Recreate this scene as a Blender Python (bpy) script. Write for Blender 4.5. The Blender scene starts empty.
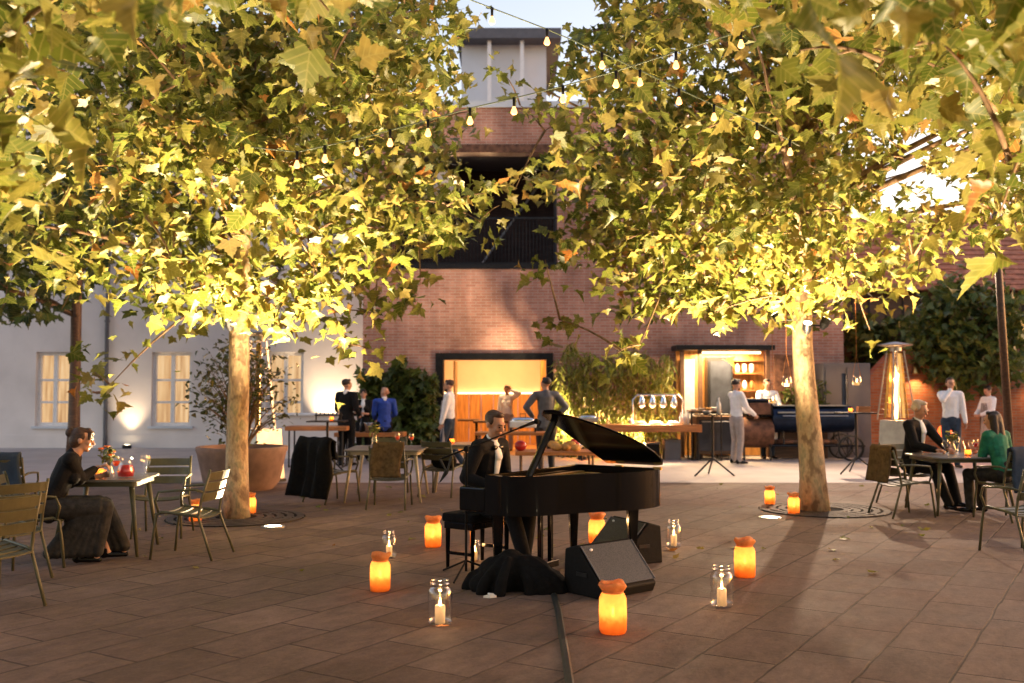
import bpy, math, random
import numpy as np
from mathutils import Vector, Matrix, Euler, noise as mnoise

# ------------------------------------------------------------------ camera, sky, sun, exposure
S = bpy.context.scene
C = S.collection
R = math.radians
PI = math.pi
F, CX, CY, HZ, CAMH = 996.0, 512.0, 341.5, 388.0, 1.62
PITCH = math.atan((HZ - CY) / F)
cam_d = bpy.data.cameras.new('Camera')
cam_d.lens, cam_d.sensor_width = 35.0, 36.0
cam_d.clip_end = 2000
cam_d.dof.use_dof = True
cam_d.dof.focus_distance = 8.3
cam_d.dof.aperture_fstop = 1.8
cam = bpy.data.objects.new('Camera', cam_d)
C.objects.link(cam)
cam.location = (0, 0, CAMH)
cam.rotation_euler = (PI / 2 + PITCH, 0, 0)
S.camera = cam

SUN_EL, SUN_ROT = R(5.0), R(78)
world = bpy.data.worlds.new('World')
S.world = world
world.use_nodes = True
wn = world.node_tree
sky = wn.nodes.new('ShaderNodeTexSky')
sky.sky_type = 'NISHITA'
sky.sun_disc = False
sky.sun_elevation = SUN_EL
sky.sun_rotation = SUN_ROT
sky.air_density, sky.dust_density, sky.ozone_density = 1.0, 2.0, 1.0
bg = wn.nodes['Background']
tint = wn.nodes.new('ShaderNodeMix'); tint.data_type = 'RGBA'; tint.blend_type = 'MULTIPLY'; tint.inputs[0].default_value = 1
tint.inputs[7].default_value = (1.20, .96, .98, 1)
wn.links.new(sky.outputs[0], tint.inputs[6]); wn.links.new(tint.outputs[2], bg.inputs[0])
bg.inputs[1].default_value = 0.135
sd = bpy.data.lights.new('Sun', 'SUN')
sd.energy, sd.angle, sd.color = 0.02, R(10), (1, .8, .62)
so = bpy.data.objects.new('Sun', sd)
C.objects.link(so)
so.rotation_euler = (PI / 2 - SUN_EL, 0, PI - SUN_ROT)
S.view_settings.view_transform = 'Standard'
S.view_settings.look = 'None'
EXPO = 2.5
LX = 2 ** -EXPO          # lamps and glowing things are given as they look at exposure 0
S.view_settings.exposure = EXPO
S.view_settings.gamma = 1.0
S.cycles.use_denoising = True
S.cycles.max_bounces = 8
S.cycles.diffuse_bounces = 3
S.cycles.glossy_bounces = 3
S.cycles.transmission_bounces = 4
S.cycles.transparent_max_bounces = 12
S.cycles.sample_clamp_indirect = 4
S.cycles.caustics_reflective = S.cycles.caustics_refractive = False

def lamp(kind, loc, energy, color=(1, .7, .4), target=None, size=.1, angle=60, blend=.6, parent=None):
    d = bpy.data.lights.new('lamp_light', kind)
    d.energy, d.color = energy * LX, color
    if kind == 'AREA':
        d.size = size
    else:
        d.shadow_soft_size = size
    if kind == 'SPOT':
        d.spot_size, d.spot_blend = R(angle), blend
    o = bpy.data.objects.new('lamp_light', d)
    C.objects.link(o)
    o.location = loc
    if target is not None:
        o.rotation_euler = (Vector(target) - Vector(loc)).to_track_quat('-Z', 'Y').to_euler()
    if parent:
        o.parent = parent
    return o

# ------------------------------------------------------------------ picture helpers: where a thing seen in the photo stands
_cp, _sp = math.cos(PITCH), math.sin(PITCH)
def ray(px, py):
    a, b = (px - CX) / F, (CY - py) / F
    return Vector((a, _cp - b * _sp, _sp + b * _cp))
def G(px, py, z=0.0):
    d = ray(px, py)
    t = (z - CAMH) / d.z
    return Vector((d.x * t, d.y * t, z))
def PY(px, py, Y):
    d = ray(px, py)
    t = Y / d.y
    return Vector((d.x * t, Y, CAMH + d.z * t))
def proj(p):
    y = p[1]; z = p[2] - CAMH
    w = y * _cp + z * _sp
    v = -y * _sp + z * _cp
    return CX + F * p[0] / w, CY - F * v / w

# ------------------------------------------------------------------ materials
def nodes(name):
    m = bpy.data.materials.new(name)
    m.use_nodes = True
    nt = m.node_tree
    return m, nt, nt.nodes, nt.links, nt.nodes['Principled BSDF']
def mixc(nt, fac, a, b, mode='MIX'):
    n = nt.nodes.new('ShaderNodeMix'); n.data_type = 'RGBA'; n.blend_type = mode
    for i, v in ((0, fac), (6, a), (7, b)):
        if hasattr(v, 'links'):
            nt.links.new(v, n.inputs[i])
        else:
            n.inputs[i].default_value = (*v, 1) if isinstance(v, tuple) else v
    return n.outputs[2]
def noise(nt, scale, detail=4, vec=None, rough=.55):
    n = nt.nodes.new('ShaderNodeTexNoise')
    n.inputs['Scale'].default_value = scale; n.inputs['Detail'].default_value = detail
    n.inputs['Roughness'].default_value = rough
    if vec is not None: nt.links.new(vec, n.inputs['Vector'])
    return n
def ramp(nt, src, stops):
    r = nt.nodes.new('ShaderNodeValToRGB')
    e = r.color_ramp.elements
    while len(e) < len(stops): e.new(.5)
    for k, (p, c) in enumerate(stops):
        e[k].position = p; e[k].color = (*c, 1)
    nt.links.new(src, r.inputs[0])
    return r.outputs[0]
def objco(nt):
    return nt.nodes.new('ShaderNodeTexCoord').outputs['Object']
def bump(nt, bsdf, h, strength=.2, dist=.02):
    b = nt.nodes.new('ShaderNodeBump')
    b.inputs['Strength'].default_value = strength; b.inputs['Distance'].default_value = dist
    nt.links.new(h, b.inputs['Height']); nt.links.new(b.outputs[0], bsdf.inputs['Normal'])
def M(name, col, rough=.6, metal=0., var=.18, scale=9, bmp=.15, spec=.4, coat=0., stretch=None):
    m, nt, N, L, b = nodes(name)
    v = objco(nt)
    if stretch:
        mp = N.new('ShaderNodeMapping'); mp.inputs['Scale'].default_value = stretch
        L.new(v, mp.inputs[0]); v = mp.outputs[0]
    n = noise(nt, scale, 5, v)
    lo = tuple(max(0, c * (1 - var * 1.6)) for c in col); hi = tuple(min(1, c * (1 + var)) for c in col)
    L.new(ramp(nt, n.outputs[0], [(.3, lo), (.7, hi)]), b.inputs['Base Color'])
    b.inputs['Roughness'].default_value = rough; b.inputs['Metallic'].default_value = metal
    b.inputs['Specular IOR Level'].default_value = spec
    b.inputs['Coat Weight'].default_value = coat
    if bmp: bump(nt, b, n.outputs[0], bmp)
    return m
def EM(name, col, strength):
    m, nt, N, L, b = nodes(name)
    b.inputs['Base Color'].default_value = (*col, 1)
    b.inputs['Emission Color'].default_value = (*col, 1)
    b.inputs['Emission Strength'].default_value = strength * LX
    return m
def wood(name, col, rough=.5, scale=2.5, axis=0):
    s = [12, 12, 12]; s[axis] = 1
    return M(name, col, rough, 0, .3, scale, .12, .4, 0, tuple(s))
def thinglass(name, tint=(1, 1, 1), refl=.12):
    m, nt, N, L, b = nodes(name)
    N.remove(b)
    t = N.new('ShaderNodeBsdfTransparent'); t.inputs[0].default_value = (*tint, 1)
    g = N.new('ShaderNodeBsdfGlossy'); g.inputs['Roughness'].default_value = .03
    lw = N.new('ShaderNodeLayerWeight'); lw.inputs[0].default_value = .35
    nn = noise(nt, 14, 2, objco(nt))
    mm = N.new('ShaderNodeMath'); mm.operation = 'MULTIPLY_ADD'
    L.new(lw.outputs['Facing'], mm.inputs[0]); mm.inputs[1].default_value = .5
    m2 = N.new('ShaderNodeMath'); m2.operation = 'MULTIPLY'; L.new(nn.outputs[0], m2.inputs[0]); m2.inputs[1].default_value = refl
    L.new(m2.outputs[0], mm.inputs[2])
    mx = N.new('ShaderNodeMixShader')
    L.new(mm.outputs[0], mx.inputs[0]); L.new(t.outputs[0], mx.inputs[1]); L.new(g.outputs[0], mx.inputs[2])
    L.new(mx.outputs[0], N['Material Output'].inputs[0])
    return m
def translucent(name, col, trans=.5, col2=None, scale=10, clear=0):
    m, nt, N, L, b = nodes(name)
    n = noise(nt, scale, 4, objco(nt))
    c = ramp(nt, n.outputs[0], [(.3, col), (.7, col2 or col)])
    L.new(c, b.inputs['Base Color']); b.inputs['Roughness'].default_value = .55
    t = N.new('ShaderNodeBsdfTranslucent'); L.new(c, t.inputs[0])
    mx = N.new('ShaderNodeMixShader'); mx.inputs[0].default_value = trans
    L.new(b.outputs[0], mx.inputs[1]); L.new(t.outputs[0], mx.inputs[2]); out = mx.outputs[0]
    if clear:
        tr = N.new('ShaderNodeBsdfTransparent'); L.new(c, tr.inputs[0]); m2 = N.new('ShaderNodeMixShader'); m2.inputs[0].default_value = clear
        L.new(out, m2.inputs[1]); L.new(tr.outputs[0], m2.inputs[2]); out = m2.outputs[0]
    L.new(out, N['Material Output'].inputs[0])
    return m
def leafmat(name, stops, trans=.5, rough=.42):
    m, nt, N, L, b = nodes(name)
    g = N.new('ShaderNodeNewGeometry')
    c = ramp(nt, g.outputs['Random Per Island'], stops)
    n = noise(nt, 14, 4, objco(nt))
    c = mixc(nt, .7, c, ramp(nt, n.outputs[0], [(.3, (.34, .36, .34)), (.7, (.66, .64, .55))]), 'OVERLAY')
    uv = N.new('ShaderNodeUVMap'); uv.uv_map = 'leaf'; su = N.new('ShaderNodeSeparateXYZ'); L.new(uv.outputs[0], su.inputs[0])
    ab = N.new('ShaderNodeMath'); ab.operation = 'ABSOLUTE'; L.new(su.outputs[0], ab.inputs[0])
    # midrib and side veins
    sv = N.new('ShaderNodeMath'); sv.operation = 'MULTIPLY_ADD'; L.new(ab.outputs[0], sv.inputs[0]); sv.inputs[1].default_value = -.75; L.new(su.outputs[1], sv.inputs[2])
    wv = N.new('ShaderNodeMath'); wv.operation = 'PINGPONG'; L.new(sv.outputs[0], wv.inputs[0]); wv.inputs[1].default_value = .11
    mn = N.new('ShaderNodeMath'); mn.operation = 'MINIMUM'; L.new(wv.outputs[0], mn.inputs[0]); L.new(ab.outputs[0], mn.inputs[1])
    c = mixc(nt, ramp(nt, mn.outputs[0], [(.0, (.55,) * 3), (.028, (0,) * 3)]), c, (.42, .36, .12))
    L.new(c, b.inputs['Base Color']); b.inputs['Roughness'].default_value = rough
    b.inputs['Specular IOR Level'].default_value = .35
    t = N.new('ShaderNodeBsdfTranslucent'); L.new(c, t.inputs[0])
    mx = N.new('ShaderNodeMixShader'); mx.inputs[0].default_value = trans
    L.new(b.outputs[0], mx.inputs[1]); L.new(t.outputs[0], mx.inputs[2]); L.new(mx.outputs[0], N['Material Output'].inputs[0])
    return m
def brickmat(name, c1, c2, mortar, ax='x', bw=.25, bh=.07):
    m, nt, N, L, b = nodes(name)
    g = N.new('ShaderNodeNewGeometry'); sx = N.new('ShaderNodeSeparateXYZ'); L.new(g.outputs['Position'], sx.inputs[0])
    cb = N.new('ShaderNodeCombineXYZ')
    L.new(sx.outputs['X' if ax == 'x' else 'Y'], cb.inputs[0]); L.new(sx.outputs['Z'], cb.inputs[1])
    br = N.new('ShaderNodeTexBrick')
    br.inputs['Scale'].default_value = 1; br.inputs['Brick Width'].default_value = bw; br.inputs['Row Height'].default_value = bh
    br.inputs['Mortar Size'].default_value = .008; br.inputs['Bias'].default_value = -.1
    br.inputs['Color1'].default_value = (*c1, 1); br.inputs['Color2'].default_value = (*c2, 1); br.inputs['Mortar'].default_value = (*mortar, 1)
    L.new(cb.outputs[0], br.inputs[0])
    n = noise(nt, .9, 6, g.outputs['Position'])
    c = mixc(nt, .75, br.outputs[0], ramp(nt, n.outputs[0], [(.3, (.32, .30, .30)), (.7, (.74, .72, .70))]), 'OVERLAY')
    st = N.new('ShaderNodeMapping'); st.inputs['Scale'].default_value = (1.6, .22, 1); L.new(cb.outputs[0], st.inputs[0])
    n4 = noise(nt, 1.3, 6, st.outputs[0], .65)
    c = mixc(nt, .6, c, ramp(nt, n4.outputs[0], [(.34, (.30, .28, .28)), (.6, (.56, .56, .56))]), 'OVERLAY')
    L.new(c, b.inputs['Base Color']); b.inputs['Roughness'].default_value = .9; b.inputs['Specular IOR Level'].default_value = .15
    bump(nt, b, br.outputs['Fac'], -.5, .01)
    return m

MT = {}
def paving():
    # riven stone slabs in a running bond laid obliquely, streaky grain, patchy dirt, joints that open and close
    m, nt, N, L, b = nodes('stone_paving')
    g = N.new('ShaderNodeNewGeometry')
    mp = N.new('ShaderNodeMapping'); mp.inputs['Rotation'].default_value = (0, 0, R(-58))
    L.new(g.outputs['Position'], mp.inputs[0])
    wob = noise(nt, 2.6, 3, g.outputs['Position'])
    w = mixc(nt, .035, mp.outputs[0], wob.outputs['Color'], 'ADD')
    br = N.new('ShaderNodeTexBrick'); br.inputs['Scale'].default_value = 1
    br.inputs['Brick Width'].default_value = .78; br.inputs['Row Height'].default_value = .46
    br.inputs['Mortar Size'].default_value = .010; br.inputs['Mortar Smooth'].default_value = .6
    br.inputs['Color1'].default_value = (.110, .071, .054, 1); br.inputs['Color2'].default_value = (.158, .108, .085, 1)
    br.inputs['Mortar'].default_value = (.05, .037, .03, 1)
    L.new(w, br.inputs[0])
    st = N.new('ShaderNodeMapping'); st.inputs['Scale'].default_value = (2.2, 4.5, 1); L.new(mp.outputs[0], st.inputs[0])
    n1 = noise(nt, .8, 7, g.outputs['Position'], .62); n2 = noise(nt, 2.2, 6, st.outputs[0], .68); n3 = noise(nt, 45, 3, g.outputs['Position'], .7)
    stone = mixc(nt, .5, (.110, .071, .054), (.158, .108, .085))
    nj = noise(nt, 1.4, 2, g.outputs['Position'])
    c = mixc(nt, ramp(nt, nj.outputs[0], [(.36, (.45,) * 3), (.55, (1,) * 3)]), stone, br.outputs[0])
    c = mixc(nt, .75, c, ramp(nt, n1.outputs[0], [(.32, (.32, .315, .31)), (.70, (.72, .715, .71))]), 'OVERLAY')
    c = mixc(nt, .5, c, ramp(nt, n2.outputs[0], [(.32, (.28, .28, .28)), (.68, (.72, .72, .72))]), 'OVERLAY')
    c = mixc(nt, .35, c, ramp(nt, n3.outputs[0], [(.3, (.3, .3, .3)), (.7, (.68, .68, .68))]), 'OVERLAY')
    L.new(c, b.inputs['Base Color'])
    L.new(ramp(nt, n1.outputs[0], [(.3, (.62,) * 3), (.7, (.9,) * 3)]), b.inputs['Roughness'])
    b.inputs['Specular IOR Level'].default_value = .2
    ad = N.new('ShaderNodeMath'); ad.operation = 'MULTIPLY_ADD'
    L.new(br.outputs['Fac'], ad.inputs[0]); ad.inputs[1].default_value = -1.2; L.new(n2.outputs[0], ad.inputs[2])
    bump(nt, b, ad.outputs[0], .75, .014)
    return m

LEAF = [(0, (.06, .09, .014)), (.35, (.15, .175, .03)), (.7, (.23, .215, .05)), (.95, (.32, .24, .075)), (1, (.30, .10, .02))]
LEAFD = [(0, (.025, .05, .014)), (.5, (.055, .10, .022)), (1, (.10, .14, .025))]
def jarwrap():
    # orange tissue round the glass, deeper in colour over its lower part
    m, nt, N, L, b = nodes('orange_jar_wrap')
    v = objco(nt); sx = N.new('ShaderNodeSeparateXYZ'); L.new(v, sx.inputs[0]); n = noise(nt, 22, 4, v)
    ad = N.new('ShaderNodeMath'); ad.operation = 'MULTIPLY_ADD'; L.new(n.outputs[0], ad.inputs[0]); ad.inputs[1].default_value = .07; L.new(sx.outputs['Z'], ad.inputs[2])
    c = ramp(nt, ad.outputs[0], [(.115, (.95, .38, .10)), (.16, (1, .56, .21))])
    c = mixc(nt, .5, c, ramp(nt, n.outputs[0], [(.3, (.35, .35, .35)), (.7, (.62, .62, .62))]), 'OVERLAY')
    L.new(c, b.inputs['Base Color']); b.inputs['Roughness'].default_value = .4
    t = N.new('ShaderNodeBsdfTranslucent'); L.new(c, t.inputs[0])
    mx = N.new('ShaderNodeMixShader'); mx.inputs[0].default_value = .8
    L.new(b.outputs[0], mx.inputs[1]); L.new(t.outputs[0], mx.inputs[2])
    tr = N.new('ShaderNodeBsdfTransparent'); L.new(c, tr.inputs[0]); m2 = N.new('ShaderNodeMixShader'); m2.inputs[0].default_value = .14
    L.new(mx.outputs[0], m2.inputs[1]); L.new(tr.outputs[0], m2.inputs[2]); L.new(m2.outputs[0], N['Material Output'].inputs[0])
    bump(nt, b, n.outputs[0], .4, .01)
    return m
MT.update(
    pave=paving(),
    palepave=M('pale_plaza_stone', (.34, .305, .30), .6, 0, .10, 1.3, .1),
    brick=brickmat('red_brick', (.37, .175, .125), (.47, .245, .18), (.42, .32, .27)),
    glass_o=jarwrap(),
    brick_black=brickmat('brick_with_painted_shade', (.035, .022, .022), (.055, .034, .032), (.03, .024, .024)),  # brick darkened so the loggia's shade is painted into its colour
    brick_dark=brickmat('old_brick', (.26, .085, .04), (.34, .13, .065), (.22, .16, .12)),
    plaster=M('white_plaster', (.72, .67, .65), .85, 0, .09, .8, .2),
    plaster_in=M('warm_plaster', (.75, .6, .42), .8, 0, .05, 2, .05),
    concrete=M('pale_concrete', (.58, .62, .68), .8, 0, .06, .6, .1),
    dark=M('dark_steel', (.02, .02, .022), .45, .6, .2, 12, .05),
    black=M('black_lacquer', (.004, .004, .0045), .14, 0, .1, 3, .0, .2, .1),
    blackp=M('black_plastic', (.006, .006, .0065), .65, 0, .2, 30, .1, .12),
    cloth_b=M('black_cloth', (.005, .005, .0055), .95, 0, .3, 25, .4, .15),
    suit=M('black_wool', (.006, .006, .0075), .85, 0, .25, 40, .2, .2),
    shirt=M('white_cotton', (.75, .75, .76), .8, 0, .06, 14, .3),
    chef=M('chef_white', (.72, .73, .76), .8, 0, .08, 10, .4),
    grey=M('grey_leather', (.085, .09, .105), .45, 0, .2, 12, .3),
    apron=M('greige_apron', (.32, .28, .27), .85, 0, .12, 12, .3),
    blue=M('royal_blue_cloth', (.015, .055, .34), .75, 0, .2, 12, .3),
    green=M('emerald_knit', (.012, .15, .085), .85, 0, .25, 16, .4),
    navy=M('navy_cloth', (.02, .035, .06), .85, 0, .2, 12, .3),
    skirt=M('patterned_dark_skirt', (.018, .016, .014), .8, 0, .5, 18, .3),
    brownb=M('brown_felt', (.10, .065, .032), .95, 0, .25, 22, .5, .1),
    skin=M('skin', (.48, .26, .17), .5, 0, .08, 12, .05),
    skin2=M('tanned_skin', (.46, .23, .145), .5, 0, .08, 12, .05),
    hair=M('dark_hair', (.022, .013, .009), .5, 0, .4, 30, .5, .4, 0, (1, 1, 5)),
    hairb=M('brown_hair', (.06, .028, .015), .5, 0, .4, 30, .5, .4, 0, (1, 1, 5)),
    hairw=M('white_hair', (.55, .45, .38), .6, 0, .15, 30, .4),
    lip=M('lips', (.33, .12, .09), .45, 0, .05, 12, 0),
    eye=M('dark_eye', (.02, .014, .01), .2, 0, .1, 12, 0),
    chair=M('olive_painted_metal', (.085, .078, .04), .42, .15, .15, 8, .04),
    tabletop=M('grey_painted_top', (.17, .16, .145), .28, .1, .12, 6, .04),
    steel=M('brushed_steel', (.36, .36, .36), .4, .9, .1, 6, .03),
    chrome=M('chrome', (.7, .7, .7), .12, 1, .05, 6, 0),
    wood_o=wood('orange_wood', (.42, .16, .05)),
    wood_d=wood('dark_wood', (.10, .05, .026)),
    wood_p=wood('oak_panel', (.52, .25, .07), .45, 1.6, 2),
    bark=M('plane_bark', (.42, .28, .15), .8, 0, .5, 5.5, .7, .2, 0, (1, 1, .45)),
    bark2=M('twig_bark', (.20, .12, .065), .85, 0, .3, 12, .5),
    leaf=leafmat('plane_leaf', LEAF),
    leafd=leafmat('dark_leaf', LEAFD, .3),
    bamboo=leafmat('bamboo_leaf', [(0, (.09, .13, .02)), (.5, (.20, .22, .03)), (1, (.34, .30, .07))], .4),
    shrub=leafmat('olive_shrub_leaf', [(0, (.022, .036, .010)), (.6, (.06, .085, .022)), (1, (.14, .13, .05))], .2, .3),
    terracotta=M('terracotta', (.23, .14, .105), .8, 0, .2, 5, .2),
    tile=M('red_roof_tile', (.34, .13, .075), .8, 0, .3, 5, .4),
    glass=thinglass('clear_glass'),
    ribbon=translucent('orange_ribbon', (.85, .42, .13), .5, (.7, .28, .08), 25),
    wax=translucent('candle_wax', (.9, .82, .66), .5),
    flame=EM('flame', (1, .55, .16), 30),
    bulb=EM('bulb_glow', (1, .43, .13), 3.6),
    led=EM('led_strip', (1, .72, .36), 6),
    uplight=EM('uplight_lens', (1, .8, .5), 25),
    heat=EM('heater_flame', (1, .5, .14), 16),
    heatlamp=EM('heat_lamp_bulb', (1, .75, .45), 30),
    redlamp=EM('red_lamp', (1, .12, .02), 3),
    redwine=translucent('red_juice', (.6, .012, .02), .4),
    spritz=translucent('orange_drink', (.9, .16, .03), .4),
    bread=M('bread_crust', (.5, .27, .09), .8, 0, .25, 12, .4),
    apple=M('red_fruit', (.4, .02, .02), .35, 0, .2, 8, .05),
    petal=M('orange_petal', (.75, .18, .03), .6, 0, .2, 20, .1),
    yellow=M('yellow_petal', (.6, .5, .06), .6, 0, .2, 20, .1),
    paper=M('white_paper', (.7, .68, .64), .9, 0, .08, 20, .2),
    brass=M('brass', (.55, .36, .12), .3, 1, .1, 8, 0),
    ivory=M('ivory_keys', (.75, .72, .64), .3, 0, .03, 4, 0),
    iron=M('dark_cast_iron', (.055, .042, .036), .7, .3, .3, 9, .3),
    rust=M('rusty_iron', (.16, .075, .045), .75, .3, .4, 7, .4),
    bluemetal=M('blue_black_steel', (.012, .022, .05), .32, .6, .25, 5, .1),
    greywall=M('grey_panel', (.11, .11, .125), .6, .2, .1, 3, .05),
    rubber=M('rubber_cable', (.016, .018, .017), .6, 0, .2, 12, .1),
    darkwin=M('dark_glazing', (.03, .035, .05), .15, 0, .3, 2, 0, .6),
)
def bark():
    m, nt, N, L, b = nodes('mottled_plane_bark')
    v = objco(nt); mp = N.new('ShaderNodeMapping'); mp.inputs['Scale'].default_value = (1, 1, .55); L.new(v, mp.inputs[0])
    n1 = noise(nt, 9, 3, mp.outputs[0], .5); n2 = noise(nt, 30, 4, mp.outputs[0], .6)
    c = ramp(nt, n1.outputs[0], [(.40, (.20, .125, .07)), (.46, (.34, .23, .13)), (.56, (.44, .31, .18)), (.62, (.30, .24, .14))])
    c = mixc(nt, .6, c, ramp(nt, n2.outputs[0], [(.3, (.3, .3, .3)), (.7, (.65, .65, .65))]), 'OVERLAY')
    L.new(c, b.inputs['Base Color']); b.inputs['Roughness'].default_value = .8
    ad = N.new('ShaderNodeMath'); ad.operation = 'MULTIPLY_ADD'; L.new(n1.outputs[0], ad.inputs[0]); ad.inputs[1].default_value = 2; L.new(n2.outputs[0], ad.inputs[2])
    bump(nt, b, ad.outputs[0], .6, .02)
    return m
MT['bark'] = bark()
def curtain():
    m, nt, N, L, b = nodes('lit_curtained_pane')
    v = objco(nt); mp = N.new('ShaderNodeMapping'); mp.inputs['Scale'].default_value = (9, 1, .5); L.new(v, mp.inputs[0])
    n = noise(nt, 1.5, 4, mp.outputs[0])
    c = ramp(nt, n.outputs[0], [(.3, (.42, .20, .08)), (.55, (.80, .50, .24)), (.75, (1, .72, .42))])
    L.new(c, b.inputs['Emission Color']); b.inputs['Emission Strength'].default_value = .85 * LX
    b.inputs['Base Color'].default_value = (.3, .2, .1, 1); b.inputs['Roughness'].default_value = .2
    return m
MT['curtain'] = curtain()

# ------------------------------------------------------------------ mesh building
class MB:
    def __init__(s): s.v, s.f, s.mi, s.cur = [], [], [], 0
    def add(s, vs, fs):
        n = len(s.v); s.v += [tuple(v) for v in vs]; s.f += [tuple(i + n for i in f) for f in fs]; s.mi += [s.cur] * len(fs); return s
    def box(s, c, d, rz=0, rx=0, ry=0):
        m = Euler((rx, ry, rz)).to_matrix(); c = Vector(c); x, y, z = d[0] / 2, d[1] / 2, d[2] / 2
        vs = [c + m @ Vector((i * x, j * y, k * z)) for k in (-1, 1) for j in (-1, 1) for i in (-1, 1)]
        return s.add(vs, [(0, 2, 3, 1), (4, 5, 7, 6), (0, 1, 5, 4), (2, 6, 7, 3), (0, 4, 6, 2), (1, 3, 7, 5)])
    def bx(s, x0, x1, y0, y1, z0, z1): return s.box(((x0 + x1) / 2, (y0 + y1) / 2, (z0 + z1) / 2), (x1 - x0, y1 - y0, z1 - z0))
    def tube(s, pts, r, n=8, cap=True):
        pts = [Vector(p) for p in pts]; k = len(pts)
        rs = r if isinstance(r, (list, tuple)) else [r] * k
        vs, fs = [], []; up = None
        for i, p in enumerate(pts):
            t = (pts[min(i + 1, k - 1)] - pts[max(i - 1, 0)]).normalized()
            if up is None:
                up = Vector((0, 0, 1)) if abs(t.z) < .9 else Vector((1, 0, 0))
            a = t.cross(up).normalized(); b = a.cross(t).normalized(); up = b
            for j in range(n):
                th = 2 * PI * j / n
                vs.append(p + rs[i] * (math.cos(th) * a + math.sin(th) * b))
        for i in range(k - 1):
            for j in range(n):
                j2 = (j + 1) % n
                fs.append((i * n + j, i * n + j2, (i + 1) * n + j2, (i + 1) * n + j))
        if cap: fs += [tuple(reversed(range(n))), tuple(range((k - 1) * n, k * n))]
        return s.add(vs, fs)
    def cyl(s, c, r, h, n=16, r2=None):
        c = Vector(c); return s.tube([c, c + Vector((0, 0, h))], [r, r if r2 is None else r2], n)
    def lathe(s, prof, c=(0, 0, 0), n=20, close=True):
        c = Vector(c); vs, fs = [], []; k = len(prof)
        for r, z in prof:
            for j in range(n):
                th = 2 * PI * j / n; vs.append(c + Vector((r * math.cos(th), r * math.sin(th), z)))
        for i in range(k - 1):
            for j in range(n):
                j2 = (j + 1) % n; fs.append((i * n + j, i * n + j2, (i + 1) * n + j2, (i + 1) * n + j))
        if close: fs += [tuple(reversed(range(n))), tuple(range((k - 1) * n, k * n))]
        return s.add(vs, fs)
    def ell(s, c, r, m=None, n=14, k=9):
        c = Vector(c); r = (r, r, r) if not isinstance(r, (tuple, list)) else r
        vs, fs = [], []
        for i in range(1, k):
            ph = PI * i / k
            for j in range(n):
                th = 2 * PI * j / n
                p = Vector((r[0] * math.sin(ph) * math.cos(th), r[1] * math.sin(ph) * math.sin(th), -r[2] * math.cos(ph)))
                vs.append(c + (m @ p if m else p))
        for i in range(k - 2):
            for j in range(n):
                j2 = (j + 1) % n; fs.append((i * n + j, i * n + j2, (i + 1) * n + j2, (i + 1) * n + j))
        b = Vector((0, 0, -r[2])); t = Vector((0, 0, r[2]))
        vs += [c + (m @ b if m else b), c + (m @ t if m else t)]
        q = len(vs)
        for j in range(n):
            j2 = (j + 1) % n; fs += [(q - 2, j2, j), (q - 1, (k - 2) * n + j, (k - 2) * n + j2)]
        return s.add(vs, fs)
    def cap(s, a, ra, b, rb, fwd=None, flat=1., n=14, cut=False):
        # tapered capsule with an elliptical section (flat along fwd)
        a, b = Vector(a), Vector(b); t = (b - a); ln = t.length; t = t / max(ln, 1e-6)
        f0 = Vector(fwd) if fwd is not None else (Vector((0, 1, 0)) if abs(t.y) < .8 else Vector((1, 0, 0)))
        sd = t.cross(f0).normalized(); f1 = sd.cross(t).normalized()
        vs, fs, rings = [], [], []
        for q in (-80, -50, -20): rings.append((a + t * ra * math.sin(R(q)) * min(1, flat + .3), ra * math.cos(R(q))))
        rings.append((a.lerp(b, .5), (ra + rb) / 2))
        for q in ((0,) if cut else (20, 50, 80)): rings.append((b + t * rb * math.sin(R(q)) * min(1, flat + .3), rb * math.cos(R(q))))
        for p, r in rings:
            for j in range(n):
                th = 2 * PI * j / n; vs.append(p + r * (math.cos(th) * sd + flat * math.sin(th) * f1))
        k = len(rings)
        for i in range(k - 1):
            for j in range(n):
                j2 = (j + 1) % n; fs.append((i * n + j, i * n + j2, (i + 1) * n + j2, (i + 1) * n + j))
        fs += [tuple(reversed(range(n))), tuple(range((k - 1) * n, k * n))]
        return s.add(vs, fs)
    def prism(s, poly, z0, z1, fn=None):
        # polygon in x,y extruded in z; fn maps points
        n = len(poly); vs = [Vector((x, y, z0)) for x, y in poly] + [Vector((x, y, z1)) for x, y in poly]
        if fn: vs = [fn(v) for v in vs]
        return s.add(vs, [tuple(reversed(range(n))), tuple(range(n, 2 * n))] + [(i, (i + 1) % n, (i + 1) % n + n, i + n) for i in range(n)])
    def build(s, name, mats, parent=None, smooth=False, bevel=0, loc=None, rz=0):
        me = bpy.data.meshes.new(name); me.from_pydata(s.v, [], s.f)
        for m in (mats if isinstance(mats, (list, tuple)) else [mats]): me.materials.append(MT[m] if isinstance(m, str) else m)
        if max(s.mi or [0]): me.polygons.foreach_set('material_index', s.mi)
        if smooth: me.polygons.foreach_set('use_smooth', [True] * len(s.f))
        me.update()
        o = bpy.data.objects.new(name, me); C.objects.link(o)
        if parent: o.parent = parent
        if loc is not None: o.location = loc
        if rz: o.rotation_euler = (0, 0, rz)
        if smooth == 2: me.set_sharp_from_angle(angle=R(40))
        if bevel:
            b = o.modifiers.new('edge', 'BEVEL'); b.width = bevel; b.segments = 2; b.limit_method = 'ANGLE'
        return o
def tag(o, label, cat, group=None, kind=None):
    o['label'] = label; o['category'] = cat
    if group: o['group'] = group
    if kind: o['kind'] = kind
    return o
def thing(name, label, cat, loc=(0, 0, 0), rz=0, group=None):
    o = bpy.data.objects.new(name, None); o.empty_display_size = .2; C.objects.link(o)
    o.location = loc; o.rotation_euler = (0, 0, rz)
    return tag(o, label, cat, group)
KIDS = {}
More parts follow.
